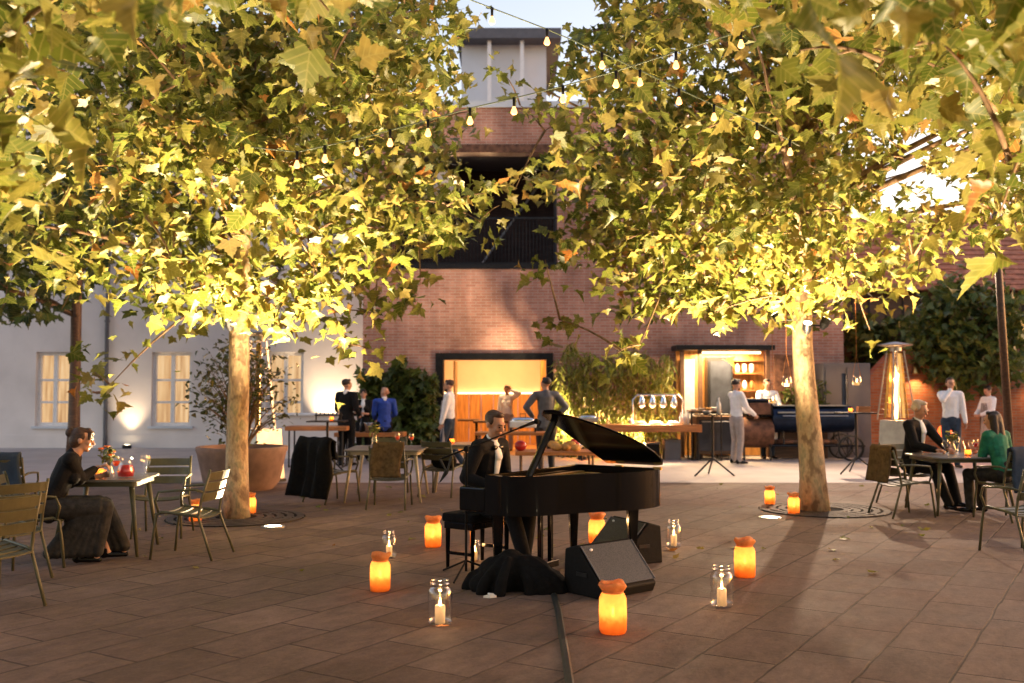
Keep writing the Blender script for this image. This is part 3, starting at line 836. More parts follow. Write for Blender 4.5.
hedge('dark_hedge', 'dark tall hedge in front of the timber house', 'hedge', 9.6, 20, 27.6, 28.6, .2, 3.9, 3600, .26, 'leafd', 12, 'plane', .4, 1, 14)
pl = hedge('planter_bush', 'bright green plants growing in a trough behind the smoker', 'plant', 6.1, 7.3, 23.0, 23.6, .8, 2.0, 900, .16, 'leafd', 9, 'thin', .4, 1.1, 6)
m = MB(); m.bx(6.0, 7.25, 22.95, 23.65, 0, .8); m.build('trough', 'wood_d', pl)
# potted shrub
PP = G(230, 493) + Vector((0, .65, 0))
pot = thing('round_planter', 'wide round terracotta planter behind the left trunk', 'planter', PP)
MB().lathe([(.50, 0), (.60, .12), (.70, .58), (.72, .62), (.72, .68), (.65, .68), (.63, .58), (.05, .56)], n=36).build('pot_wall', 'terracotta', pot, 2)
MB().cyl((0, 0, .58), .62, .02, 24).build('soil', 'cloth_b', pot)
sh = thing('potted_shrub', 'airy olive shrub growing in the round planter', 'shrub', PP + Vector((0, 0, .6)))
rng = np.random.default_rng(77); cl = rng.normal(0, 1, (120, 3)); cl /= np.linalg.norm(cl, axis=1)[:, None]
cl *= (rng.random(120) ** .45)[:, None] * np.array([.78, .7, .85]); cl[:, 2] += 1.0
m = MB()
for c in cl: m.tube(bez(Vector((c[0] * .08, c[1] * .08, 0)), Vector((c[0] * .3, c[1] * .3, c[2] * .7)), Vector(c), 5), [.014, .011, .009, .006, .004], 4)
m.build('stems', 'bark2', sh)
P = np.repeat(cl, 13, 0) + rng.normal(0, .11, (1560, 3)); leaves('foliage', P, .085, 'shrub', sh, 'thin', 5, .2, 1.7)
# ================================================================== PEOPLE
def ik(a, c, l1, l2, pole):
    a, c, pole = Vector(a), Vector(c), Vector(pole); d = (c - a).length; d = min(d, (l1 + l2) * .999); u = (c - a).normalized()
    c = a + u * d
    x = (l1 * l1 - l2 * l2 + d * d) / (2 * d); h = math.sqrt(max(0, l1 * l1 - x * x))
    n = (pole - u * pole.dot(u)).normalized()
    return a + u * x + n * h, c
def hand(mb, w, d, n, side, curl=.5, sc=1.):
    d = Vector(d).normalized(); n = Vector(n); n = (n - d * n.dot(d)).normalized(); s = d.cross(n) * side
    w = Vector(w)
    mb.cap(w - d * .01, .026 * sc, w + d * .075 * sc, .036 * sc, n, .42, 10)
    for k, (o, ln) in enumerate(((-.030, .074), (-.010, .084), (.010, .078), (.028, .062))):
        b = w + d * .078 * sc + s * o * sc
        q1 = b + (d * math.cos(curl * .6) + n * math.sin(curl * .6) + s * o * 2).normalized() * ln * .5 * sc
        q2 = q1 + (d * math.cos(curl * 1.7) + n * math.sin(curl * 1.7)) * ln * .5 * sc
        mb.cap(b, .0095 * sc, q1, .0088 * sc, n=8); mb.cap(q1, .0088 * sc, q2, .0075 * sc, n=8)
    b = w + d * .02 * sc - s * .028 * sc
    q1 = b + (d * .65 - s * .7 + n * .25).normalized() * .045 * sc; q2 = q1 + (d * .9 - s * .2 + n * .4).normalized() * .032 * sc
    mb.cap(b, .014 * sc, q1, .0105 * sc, n=8); mb.cap(q1, .0105 * sc, q2, .0085 * sc, n=8)

def person(label, loc, face, H=1.76, seat=None, lean=0., turn=0., nod=0., wrL=None, wrR=None, knL=None, knR=None, anL=None, anR=None, poleL=None, poleR=None,
           top='suit', bottom='suit', shoe='black', skin='skin', hair='short', hairm='hair', voxel=.0125, sleeve=1., tail=0., skirt=None, apron=None, shirtfront=None, bow=False,
           handL=None, handR=None, curl=.6, female=False, collar=None, beard=False, glasses=False, group=None, width=1.):
    # local frame: x = right of the viewer who stands behind it, y = forward, z = up.  L is at -x, R at +x
    k = H / 1.76
    hz = .93 if seat is None else seat + .11
    V = Vector
    pel = V((0, 0, hz))
    def up(v):  # upper body, leaned about the hips
        v = V(v); c, s_ = math.cos(lean), math.sin(lean)
        return pel + V((v.x, v.y * c + v.z * s_, -v.y * s_ + v.z * c))
    che, nek, hed = up((0, .0, .34)), up((0, -.015, .54)), up((0, .008, .68))
    sw = (.155 if female else .178) * width
    sh = {-1: up((-sw, 0, .475)), 1: up((sw, 0, .475))}
    fw = (up((0, 1, 0)) - pel)
    hip = {-1: pel + V((-.095, 0, -.04)), 1: pel + V((.095, 0, -.04))}
    if seat is None:
        kn = {-1: V(knL or (-.10, .03, .49)), 1: V(knR or (.10, .03, .49))}; an = {-1: V(anL or (-.105, -.02, .075)), 1: V(anR or (.105, -.02, .075))}
    else:
        kn = {-1: V(knL or (-.12, .44, seat + .06)), 1: V(knR or (.12, .44, seat + .06))}; an = {-1: V(anL or (-.12, .42, .075)), 1: V(anR or (.12, .42, .075))}
    wr = {-1: V(wrL or up((-.25, .06, -.06))), 1: V(wrR or up((.25, .06, -.06)))}
    el = {}
    for s_, po in ((-1, poleL), (1, poleR)):
        el[s_], wr[s_] = ik(sh[s_], wr[s_], .285, .255, po or (s_ * .35, -1, -.25))
    hd = {-1: handL, 1: handR}
    body = MB()
    body.cap(pel + V((0, 0, -.02)), .145 if not female else .15, up((0, .0, .16)), .12 if not female else .108, fw, .68)
    body.cap(up((0, 0, .16)), .12 if not female else .108, up((0, 0, .38)), .155 if not female else .138, fw, .66)
    body.cap(sh[-1].lerp(sh[1], .1), .062, sh[-1].lerp(sh[1], .9), .062); body.cap(che, .12, nek, .058, fw, .75)
    if female: [body.ell(up((q, .095, .33)), (.062, .05, .06)) for q in (-.068, .068)]
    body.cap(nek + V((0, 0, -.04)), .056, hed + V((0, 0, -.05)), .049)
    hm = Euler((-nod, 0, turn)).to_matrix()
    def hp(x, y, z): return hed + hm @ V((x, y, z))
    E = lambda c, r: body.ell(hp(*c), r, hm, 16, 11)
    E((0, -.012, .032), (.074, .095, .088)); E((0, .022, -.04), (.056, .068, .068)); E((0, .05, .0), (.056, .045, .065))
    body.cap(hp(0, .092, .018), .009, hp(0, .113, -.022), .0145, n=8); E((0, .060, -.088), (.030, .026, .022)); E((0, .083, .033), (.048, .018, .012))
    E((0, .088, -.054), (.024, .012, .009))
    for q in (-1, 1): E((q * .077, -.008, -.004), (.011, .022, .032)); E((q * .036, .068, -.02), (.022, .022, .022))
    for s_ in (-1, 1):
        body.cap(sh[s_], .052 if not female else .044, el[s_], .041 if not female else .034); body.cap(el[s_], .041 if not female else .034, wr[s_], .029 if not female else .025)
        d, n = (hd[s_], (0, 0, -1) if abs(hd[s_][2]) < .6 else (0, 1, 0)) if hd[s_] else ((wr[s_] - el[s_]), (-s_, .2, 0))
        hand(body, wr[s_], d, n, s_, curl, .94 if female else 1.)
        body.cap(hip[s_], .088, kn[s_], .058); body.cap(kn[s_], .058, kn[s_].lerp(an[s_], .35), .056); body.cap(kn[s_].lerp(an[s_], .35), .056, an[s_], .038)
        ft = V((s_ * .03, .16, -.035)); body.cap(an[s_] + V((0, -.03, -.035)), .036, an[s_] + ft, .03, (0, 0, 1), .8)
    root = blob(body, 'person', skin, None, voxel, 2)
    root.location = loc; root.rotation_euler = (0, 0, facing(*face)); root.scale = (k, k, k)
    tag(root, label, 'person', group)
    # clothes
    if top:
        t = MB(); g = .018
        low = -.06 if tail and seat is None else .05
        t.cap(pel + V((0, 0, low)), .146 + g, up((0, 0, .17)), .128 + g, fw, .72)
        t.cap(up((0, 0, .17)), .128 + g, up((0, 0, .38)), .158 + g, fw, .68)
        t.cap(sh[-1].lerp(sh[1], .08), .062 + g, sh[-1].lerp(sh[1], .92), .062 + g); t.cap(che, .13 + g, up((0, -.02, .515)), .066 + g * .4, fw, .75)
        if female: [t.ell(up((q, .098, .33)), (.072, .06, .07)) for q in (-.068, .068)]
        if tail and seat is None: t.cap(pel + V((0, 0, .05)), .15 + g, pel + V((0, 0, -tail - .05)), .168 + g, fw, .68, 14, True)
        for s_ in (-1, 1):
            e2 = el[s_] if sleeve > .5 else sh[s_].lerp(el[s_], .7)
            t.cap(sh[s_], .055 + g, e2, .046 + g * .8)
            if sleeve > .5: t.cap(el[s_], .046 + g * .8, el[s_].lerp(wr[s_], .94 if sleeve >= 1 else sleeve), .034 + g * .6)
            # soft folds at elbow and waist
            t.ell(el[s_] + V((0, 0, -.01)), .053)
        rn = random.Random(int(abs(loc[0]) * 100) + 7)
        for q in range(7):
            a = rn.uniform(-1, 1); z = rn.uniform(.03, .4)
            t.cap(up((a * .13, .1 - abs(a) * .06, z)), .02, up((a * .13 + rn.uniform(-.06, .06), .1 - abs(a) * .06, z + rn.uniform(-.08, .08))), .012)
        blob(t, 'shirt' if top in ('shirt', 'chef') else 'jacket', top, root, voxel, 2)
    if bottom:
        t = MB()
        t.cap(pel + V((0, 0, -.03)), .155, pel + V((0, 0, .07)), .142, (0, 1, 0), .78)
        if not skirt:
            for s_ in (-1, 1):
                t.cap(hip[s_], .102, kn[s_], .074); t.cap(kn[s_], .074, an[s_] + V((0, 0, .01)), .058); t.ell(kn[s_], .076)
            blob(t, 'trousers', bottom, root, voxel, 2)
        else:
            for s_ in (-1, 1):
                t.cap(hip[s_], .12, kn[s_], .11)
                for q in range(7):
                    a = (q - 3) * .055
                    t.cap(kn[s_] + V((0, a * .4, 0)), .095, an[s_] + V((s_ * .03, a * 1.3 - .06, skirt - .02)), .06)
            t.cap((kn[-1] + kn[1]) / 2, .12, (an[-1] + an[1]) / 2 + V((0, -.05, skirt)), .12)
            blob(t, 'skirt', bottom, root, voxel, 2)
    if shoe:
        for s_ in (-1, 1):
            t = MB(); a = an[s_]
            t.cap(a + V((0, -.035, -.03)), .042, a + V((s_ * .03, .165, -.042)), .033, (0, 0, 1), .85); t.cap(a + V((0, -.03, -.03)), .042, a + V((0, -.01, .03)), .042)
            blob(t, 'shoe', shoe, root, voxel, 1)
    # hair
    if hair != 'bald':
        t = MB()
        t.ell(hp(0, -.030, .044), (.079, .088, .080), hm, 16, 11); t.ell(hp(0, .008, .092), (.062, .058, .028), hm); t.ell(hp(.008, .038, .108), (.044, .030, .020), hm)
        for q in (-1, 1): t.ell(hp(q * .062, -.01, .035), (.022, .045, .045), hm)
        if hair in ('long', 'bun'):
            t.ell(hp(0, -.05, -.01), (.084, .075, .09), hm)
            if hair == 'long':
                for q in (-1, 0, 1): t.cap(hp(q * .06, -.04, .03), .06, hp(q * .085, -.035, -.19), .045)
                t.cap(hp(0, -.06, 0), .07, hp(0, -.07, -.2), .06)
            else: t.ell(hp(0, -.125, .055), (.05, .045, .05), hm); t.cap(hp(.03, .07, .08), .025, hp(.06, .07, .02), .012); t.cap(hp(-.03, .07, .08), .025, hp(-.06, .07, .02), .012)
        if hair == 'fringe':
            for q in (-1, 1): t.ell(hp(q * .06, -.04, 0), (.03, .06, .04), hm)
        blob(t, 'hair', hairm, root, min(voxel, .011), 2)
    if beard:
        t = MB(); t.ell(hp(0, .045, -.075), (.054, .058, .042), hm); blob(t, 'beard', hairm, root, .011, 2)
    for q in (-1, 1):
        MB().ell(hp(q * .031, .091, .008), (.012, .008, .007), hm, 10, 7).build('eye', 'eye', root, True)
        MB().cap(hp(q * .016, .101, .029), .005, hp(q * .048, .089, .031), .004, n=6).build('eyebrow', hairm, root, True)
    MB().ell(hp(0, .0975, -.054), (.022, .006, .006), hm, 10, 7).build('lips', 'lip', root, True)
    if shirtfront:
        # white shirt showing in the opening of the jacket
        t = MB(); off = .009
        for a, b, ra, rb_ in (((0, .112, .42), (0, .128, .16), .052, .022),):
            t.cap(up((0, .062, .50)), .05, up(a), ra, fw, .5); t.cap(up(a), ra, up(b), rb_, fw, .4)
        t.cap(nek + V((0, .01, -.015)), .063, nek + V((0, .018, .012)), .056)
        blob(t, 'shirt', shirtfront, root, .009, 2)
    if bow:
        t = MB()
        c = up((0, .088, .490))
        for q in (-1, 1): t.cap(c, .012, c + V((q * .052, .004, 0)), .026, (0, 1, 0), .5, 8)
        t.build('bow_tie', 'black', root, True)
    if apron:
        t = MB()
        if seat is None:
            for q in range(-3, 4):
                a = q * .35
                t.cap(pel + V((math.sin(a) * .165, math.cos(a) * .125, .12)), .022, pel + V((math.sin(a) * .20, math.cos(a) * .16, -.50)), .03)
            for q in (-1, 0, 1): t.cap(up((q * .07, .125, .38)), .02, pel + V((q * .1, .13, .1)), .03)
        blob(t, 'apron', apron, root, voxel, 2)
    if collar:
        t = MB(); t.cap(nek + V((0, 0, -.03)), .072, nek + V((0, .01, .012)), .062); blob(t, 'scarf', collar, root, voxel, 2)
    return root

# ================================================================== FURNITURE KIT
def make_chair(label, loc, rz, group='olive metal garden armchairs'):
    t = thing('garden_chair', label, 'chair', loc, rz, group)
    def slats(pts, w, thk, width, curve, axis):
        m = MB()
        for (y, z, tilt) in pts:
            n = 6; vs = []
            for i in range(n + 1):
                u = -1 + 2 * i / n; bow = curve * (1 - u * u)
                for (dy, dz) in ((-w / 2, -thk / 2), (w / 2, -thk / 2), (w / 2, thk / 2), (-w / 2, thk / 2)):
                    yy = dy * math.cos(tilt) - dz * math.sin(tilt); zz = dy * math.sin(tilt) + dz * math.cos(tilt)
                    vs.append((u * width / 2, y + yy - (bow if axis else 0), z + zz - (0 if axis else bow)))
            fs = [(i * 4 + j, i * 4 + (j + 1) % 4, (i + 1) * 4 + (j + 1) % 4, (i + 1) * 4 + j) for i in range(n) for j in range(4)] + [(3, 2, 1, 0), (n * 4, n * 4 + 1, n * 4 + 2, n * 4 + 3)]
            m.add(vs, fs)
        return m
    slats([(.215 - .098 * k, .445 - .012 * k + (.0 if k else -.012), .05 if k else -.3) for k in range(5)], .082, .012, .46, .018, 0).build('seat', 'chair', t)
    slats([(-.232 - .028 * k, .585 + .098 * k, R(105)) for k in range(3)], .082, .011, .45, .03, 1).build('backrest', 'chair', t)
    for s in (-1, 1):
        MB().tube([(s * .262, .27, 0), (s * .25, .245, .25), (s * .246, .22, .42), (s * .248, .17, .448), (s * .24, -.12, .42), (s * .24, -.2, .40)], .0135, 8).build('leg', 'chair', t, True)
        MB().tube([(s * .262, -.34, 0), (s * .246, -.25, .24), (s * .238, -.19, .40), (s * .236, -.215, .56), (s * .228, -.30, .845)], .0135, 8).build('leg', 'chair', t, True)
        MB().tube([(s * .25, .20, .44), (s * .272, .225, .55), (s * .277, .19, .638), (s * .277, .0, .655), (s * .265, -.16, .66), (s * .24, -.235, .64)], .0125, 8).build('armrest', 'chair', t, True)
    return t
def rrect(w, d, r, n=5):
    P = []
    for cx, cy, a0 in ((w / 2 - r, d / 2 - r, 0), (-w / 2 + r, d / 2 - r, 90), (-w / 2 + r, -d / 2 + r, 180), (w / 2 - r, -d / 2 + r, 270)):
        for i in range(n + 1):
            a = R(a0 + 90 * i / n); P.append((cx + r * math.cos(a), cy + r * math.sin(a)))
    return P
def make_table(label, loc, rz, w, d, h=.74, group='garden dining tables', topm='tabletop', legm='chair'):
    t = thing('garden_table', label, 'table', loc, rz, group)
    m = MB(); m.prism(rrect(w, d, .09), h - .022, h); m.build('tabletop', topm, t, False, .004)
    m = MB(); m.prism(rrect(w - .1, d - .1, .06), h - .07, h - .022); m.build('apron_rail', legm, t)
    for sx in (-1, 1):
        for sy in (-1, 1):
            MB().tube([(sx * (w / 2 - .02), sy * (d / 2 - .02), 0), (sx * (w / 2 - .11), sy * (d / 2 - .11), h - .06)], [.016, .028], 8).build('leg', legm, t, True)
    return t
def drape(name, label, mat, cat, loc, rz, width, zt, front, back, thick, seed, amp=.015, group=None):
    # cloth hung over a chair back: closed, with thickness and soft waves. zt = top height, y towards the seat is front
    rnd = random.Random(seed); n, k = 12, 18
    prof = []
    for i in range(k + 1):
        u = i / k
        L = front + back + .1; s_ = u * L
        if s_ < front: prof.append((.03, zt - front + s_, 1, 0))
        elif s_ < front + .1: a = (s_ - front) / .1 * PI; prof.append((.03 * math.cos(a), zt + .03 * math.sin(a), math.cos(a), math.sin(a)))
        else: prof.append((-.03 - .12 * (s_ - front - .1), zt - (s_ - front - .1), -1, .1))
    ph = [rnd.uniform(0, 6) for _ in range(4)]
    vs, fs = [], []
    for side in (0, 1):
        for i, (y, z, ny, nz) in enumerate(prof):
            for j in range(n + 1):
                x = (j / n - .5) * width
                hang = abs(z - zt)
                wv = amp * math.sin(x * 22 + ph[0] + i * .12) * min(1, hang * 5) + amp * .7 * math.sin(x * 9 + ph[1]) * min(1, hang * 4)
                o = thick * side + wv
                vs.append((x * (1 + .15 * hang * math.sin(ph[2])) + .02 * math.sin(z * 9 + ph[3]), y + ny * o, z + nz * o))
    q = n + 1; tot = (k + 1) * q
    for i in range(k):
        for j in range(n):
            a = i * q + j; fs.append((a, a + 1, a + q + 1, a + q)); b = a + tot; fs.append((b, b + q, b + q + 1, b + 1))
    for j in range(n): fs += [(j, j + tot, j + 1 + tot, j + 1), (k * q + j, k * q + j + 1, k * q + j + 1 + tot, k * q + j + tot)]
    for i in range(k): fs += [(i * q, (i + 1) * q, (i + 1) * q + tot, i * q + tot), (i * q + n, i * q + n + tot, (i + 1) * q + n + tot, (i + 1) * q + n)]
    o = MB().add(vs, fs).build(name, mat, None, True, 0, loc, rz)
    return tag(o, label, cat, group)
def lathe_thing(name, label, cat, loc, parts, group=None, n=16):
    t = thing(name, label, cat, loc, 0, group)
    for pn, mat, prof in parts: MB().lathe(prof, n=n, close=False).build(pn, mat, t, True)
    return t
WINE = [(.036, 0), (.036, .004), (.005, .01), (.005, .085), (.03, .11), (.042, .15), (.034, .20)]
TUMB = [(.0, 0.002), (.033, .002), (.039, .10)]
def glass(label, loc, fill=None, prof=WINE, group='drinking glasses'):
    parts = [('glass_bowl', 'glass', prof)]
    if fill:
        parts.append(('drink', fill, [(0, .1), (.02, .105), (.03, .125), (.038, .15), (.0, .15)] if prof is WINE else [(0, .006), (.031, .006), (.035, .06), (0, .06)]))
    return lathe_thing('glass', label, 'glass', loc, parts, group, 12)
def tealight(label, loc, light=.4):
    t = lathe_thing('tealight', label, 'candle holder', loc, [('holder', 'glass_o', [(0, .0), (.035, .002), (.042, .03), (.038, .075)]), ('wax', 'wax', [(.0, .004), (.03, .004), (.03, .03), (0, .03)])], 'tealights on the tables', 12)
    MB().ell((0, 0, .045), (.007, .007, .016)).build('flame', 'flame', t, True)
    lamp('POINT', (0, 0, .06), light, (1, .5, .16), size=.012, parent=t)
    return t
def vase(label, loc, h=.2, flowers=(('petal', 6), ('yellow', 2)), seed=1, spread=.09, top=.14):
    t = thing('flower_vase', label, 'vase', loc)
    MB().lathe([(.0, .003), (.045, .003), (.05, h * .4), (.03, h * .8), (.036, h)], n=16, close=False).build('vase_glass', 'glass', t, True)
    rnd = random.Random(seed); m = MB(); P = []
    f = MB(); g = MB()
    for k in range(9):
        a = rnd.uniform(0, 6.28); r = rnd.uniform(.2, 1) * spread; e = Vector((r * math.cos(a), r * math.sin(a), h + rnd.uniform(.3, 1) * top))
        m.tube(bez(Vector((0, 0, .02)), Vector((0, 0, h)), e, 5), .003, 5)
        for q in range(5): P.append(e * rnd.uniform(.75, 1.02) + Vector((rnd.gauss(0, .02), rnd.gauss(0, .02), 0)))
        if k < 4:
            tgt = f if k < 3 else g
            for q in range(6): tgt.ell(e + Vector((.018 * math.cos(q * 1.05), .018 * math.sin(q * 1.05), .012)), (.015, .015, .01), None, 8, 5)
    m.build('stems', 'leafd', t)
    leaves('greenery', P, .055, 'leafd', t, 'thin', seed, .2, 1.8)
    f.build('blossom', flowers[0][0], t, True); g.build('blossom', flowers[1][0], t, True)
    return t
# ================================================================== PIANO GROUP
TH = R(55)
U = Vector((math.sin(TH), -math.cos(TH), 0)); Vv = Vector((math.cos(TH), math.sin(TH), 0))
K0 = Vector((-.02, 8.97, 0))
def pk(a, b, z=0): return K0 + U * a + Vv * b + Vector((0, 0, z))
# piano empty: local x = along u (keyboard to tail), local y = along v
prz = math.atan2(U.y, U.x)
pn = thing('grand_piano', 'glossy black baby grand piano with its lid propped half open', 'piano', K0, prz)
CUR = [(.0, -.74), (.42, -.74), (.55, -.72), (.66, -.64), (.75, -.52), (.83, -.38), (.91, -.22), (1.0, -.08), (1.10, .06), (1.19, .2), (1.25, .34), (1.275, .48), (1.26, .62), (1.20, .72), (1.14, .74)]
CUR = [(a if a < .45 else .45 + (a - .45) * .9, b) for a, b in CUR]
body_ol = CUR + [(.0, .74)]
inner = [(.27, -.70)] + [(a - .035 * (1 if a > .4 else 0), b + .04 if b < .5 else b - .035) for a, b in CUR[1:]] + [(.27, .70)]
m = MB()
# rim as a closed ring (outer wall, top edge, inner wall) over a bottom board
ro = [(.27, -.74)] + CUR[1:] + [(.27, .74)]
n = len(ro); zb, zt = .585, .905
vs = [(a, b, zb) for a, b in ro] + [(a, b, zt) for a, b in ro] + [(a, b, zt) for a, b in inner] + [(a, b, zt - .13) for a, b in inner]
fs = []
for i in range(n):
    j = (i + 1) % n
    fs += [(i, j, j + n, i + n), (i + n, j + n, j + 2 * n, i + 2 * n), (i + 2 * n, j + 2 * n, j + 3 * n, i + 3 * n)]
fs.append(tuple(reversed(range(n))))
m.add(vs, fs); m.build('rim', 'black', pn, 2)
MB().prism(inner, zt - .14, zt - .131).build('soundboard', 'wood_o', pn)
m = MB()
for q in range(9): m.tube([(.32, -.62 + q * .15, zt - .06), (.62 + .45 * q / 8, -.45 + q * .13, zt - .06)], .004, 5)
m.box((.36, 0, zt - .075), (.06, 1.3, .05)); m.tube([(.4, -.6, zt - .07), (.8, -.15, zt - .07), (1.05, .45, zt - .07)], .02, 6)
m.build('iron_plate', 'brass', pn)
for a in (-.74, .655): MB().bx(.0, .268, a, a + .085, .60, .80).build('key_cheek', 'black', pn, False, .015)
m = MB(); m.bx(.0, .268, -.654, .654, .60, .675); m.build('key_bed', 'black', pn, False, .008)
m = MB()
for q in range(52): m.bx(.015, .165, -.635 + q * .02442, -.635 + q * .02442 + .0232, .677, .70)
m.build('white_keys', 'ivory', pn)
m = MB()
for q in range(51):
    if q % 7 in (0, 1, 3, 4, 5): m.bx(.075, .165, -.617 + q * .02442, -.605 + q * .02442, .70, .712)
m.build('black_keys', 'black', pn)
m = MB(); m.box((.215, 0, .765), (.02, 1.3, .19), 0, 0, R(18)); m.build('fallboard', 'black', pn, False, .005)
m = MB(); m.bx(.262, .30, -.70, .70, .80, .90); m.build('name_board', 'black', pn)
for a, b in ((.3, -.6), (.3, .6), (1.0, .44)):
    lg = MB(); lg.tube([(a, b, .045), (a, b, .3), (a, b, .584)], [.036, .05, .068], 4).build('leg', 'black', pn, False, .01)
    c = MB().cyl((a, b, 0), .022, .044, 10).build('caster', 'brass', pn)
m = MB(); m.bx(.36, .40, -.10, -.06, .12, .584); m.bx(.36, .40, .06, .10, .12, .584); m.bx(.32, .44, -.13, .13, .06, .12); m.build('pedal_lyre', 'black', pn, False, .006)
for q in (-1, 0, 1): MB().box((.28, q * .065, .085), (.13, .024, .012)).build('pedal', 'brass', pn, False, .003)
# lid: hinged along the straight spine side, raised 20 degrees
LA = R(23)
def lidp(v):
    d = .76 - v.y
    return Vector((v.x, .75 - d * math.cos(LA) + v.z * math.sin(LA) * -1, .925 + d * math.sin(LA) + v.z * math.cos(LA)))
lid_ol = [(.58, -.42), (.62, -.46), (.74, -.47), (.80, -.43), (.86, -.40), (.94, -.33), (1.03, -.23), (1.13, -.09), (1.22, .06), (1.28, .23), (1.305, .44), (1.29, .63), (1.23, .74), (1.15, .76), (.58, .76)]
lid_ol = [(.45 + (a - .45) * .9, b) for a, b in lid_ol]
MB().prism(lid_ol, 0, .022, lidp).build('lid', 'black', pn, False, .004)
MB().prism([(.57, -.41), (.61, -.45), (.72, -.46), (.77, -.42), (.77, .755), (.57, .755)], .024, .044, lidp).build('lid_flap', 'black', pn, False, .004)
m = MB(); e = lidp(Vector((.66, -.36, 0))); m.tube([(.60, -.585, .895), tuple(e)], .03, 8); m.build('lid_prop', 'black', pn)
for a in (.66, 1.05): MB().tube([(a, .748, .90), (a + .08, .748, .90)], .014, 8).build('hinge', 'brass', pn)
# bench
bn = thing('piano_bench', 'black adjustable piano bench with a padded seat', 'bench', pk(-.36, 0), prz)
MB().prism(rrect(.36, .62, .03), .42, .50).build('cushion', 'cloth_b', bn, False, .02)
m = MB(); m.bx(-.16, .16, -.29, .29, .36, .418); m.build('seat_frame', 'black', bn, False, .004)
for a in (-.14, .14):
    for b in (-.26, .26): MB().tube([(a, b, 0), (a, b, .359)], [.02, .03], 4).build('leg', 'black', bn)
for a in (-.275, .245): MB().bx(-.13, .13, a, a + .03, .13, .16).build('stretcher', 'black', bn)

# pianist
pp = pk(-.33, .0)
def plocal(a, b, z):  # piano coords -> pianist local coords (faces u; right hand towards treble = -v)
    return (-(b - 0.0), a + .33, z)
person('man in a black tuxedo and bow tie playing the grand piano', pp, (U.x, U.y), 1.80, seat=.49, lean=R(13), turn=R(-8), nod=R(20),
       wrL=plocal(-.03, .16, .735), wrR=plocal(-.03, -.22, .735), handL=(.1, 1, -.12), handR=(-.1, 1, -.12), curl=.55,
       poleL=(-.6, -.5, -1), poleR=(.6, -.5, -1), knL=(-.13, .44, .50), knR=(.14, .45, .50), anL=(-.12, .40, .08), anR=(.12, .58, .08),
       top='suit', bottom='suit', skin='skin2', hair='short', hairm='hairb', voxel=.0085, shirtfront='shirt', bow=True)

# microphone stand
g = G(466, 577)
ms = thing('microphone_stand', 'black microphone stand with a long boom reaching to the pianist', 'microphone stand', g)
MB().tube([(0, 0, .05), (0, 0, 1.08)], .011, 8).build('pole', 'blackp', ms)
for a in (10, 130, 255): MB().tube([(0, 0, .14), (.33 * math.cos(R(a)), .33 * math.sin(R(a)), .012)], .009, 6).build('leg', 'blackp', ms)
bl, br_ = PY(440, 459, g.y) - g, PY(522, 427, g.y + .25) - g
c = Vector((0, 0, bl.z + (br_.z - bl.z) * (-bl.x / (br_.x - bl.x))))
MB().tube([tuple(bl), tuple(c), tuple(br_)], .008, 8).build('boom', 'blackp', ms)
MB().ell(tuple(c), (.025, .025, .028)).build('clutch', 'blackp', ms)
m = MB(); d = (br_ - bl).normalized(); m.tube([br_ - d * .02, br_ + d * .03, br_ + d * .12], [.012, .012, .017], 10); m.ell(br_ + d * .145, .026); m.build('microphone', 'blackp', ms, True)
m = MB(); m.tube([bl, bl + Vector((.05, 0, -.1)), bl + Vector((.0, .02, -.2)), bl + Vector((.06, 0, -.12)), bl + Vector((.1, 0, .02))], .012, 6); m.build('cable_loop', 'rubber', ms)

# stage monitors
def wedge(label, loc, rz, sc=1.):
    t = thing('stage_monitor', label, 'loudspeaker', loc, rz, 'black stage monitors under the piano')
    prof = [(0, 0), (.42, 0), (.45, .07), (.16, .38), (.02, .34)]
    pr = lambda v: Vector((v.z, -v.x + .22, v.y)) * sc
    m = MB(); m.prism(prof, -.29, .29, pr); m.build('cabinet', 'blackp', t, False, .012)
    a, b = Vector((0, 0)), Vector((0, 0))
    m = MB()
    nx = 30
    u0 = Vector((.44, .083)); u1 = Vector((.172, .372)); nn = Vector((u1 - u0).normalized()); no = Vector((-(u1 - u0).y, (u1 - u0).x)).normalized() * -1
    for side in (-.27, .27): pass
    def gp(s, w, h): p = u0.lerp(u1, s) + no * h; return Vector((w, -p.x + .22, p.y)) * sc
    vs = [gp(s, w, h) for h in (.001, .012) for s, w in ((.03, -.275), (.97, -.275), (.97, .275), (.03, .275))]
    m.add(vs, [(3, 2, 1, 0), (4, 5, 6, 7), (0, 1, 5, 4), (1, 2, 6, 5), (2, 3, 7, 6), (3, 0, 4, 7)])
    m.build('grille', 'grille', t)
    m = MB(); 
    c = gp(.86, -.2, .014); m.ell(c, (.018, .010, .012), None, 10, 6); m.build('badge', 'shirt', t)
    for q in (-.28, .28): MB().tube([gp(.97, q, .014), gp(.03, q, .014)], .005, 5).build('edge_trim', 'greywall', t)
    for q in (-.296, .289): MB().bx(q * sc, (q + .007) * sc, -.05, .07, .15, .18).build('handle', 'dark', t)
    return t
def grille():
    mt, nt, N, L, b = nodes('speaker_grille')
    v = N.new('ShaderNodeTexVoronoi'); v.inputs['Scale'].default_value = 110; L.new(objco(nt), v.inputs['Vector'])
    L.new(ramp(nt, v.outputs['Distance'], [(.3, (.004, .004, .004)), (.5, (.035, .035, .036))]), b.inputs['Base Color']); b.inputs['Roughness'].default_value = .45
    return mt
MT['grille'] = grille()
w1 = G(607, 594); wedge('black wedge speaker in front of the piano with its grille turned to the viewer', (w1.x + .03, w1.y + .10, 0), R(40), 1.02)
w2 = G(627, 562); wedge('black wedge speaker tucked behind the tail leg of the piano', (w2.x, w2.y + .12, 0), R(-62), 1.0)

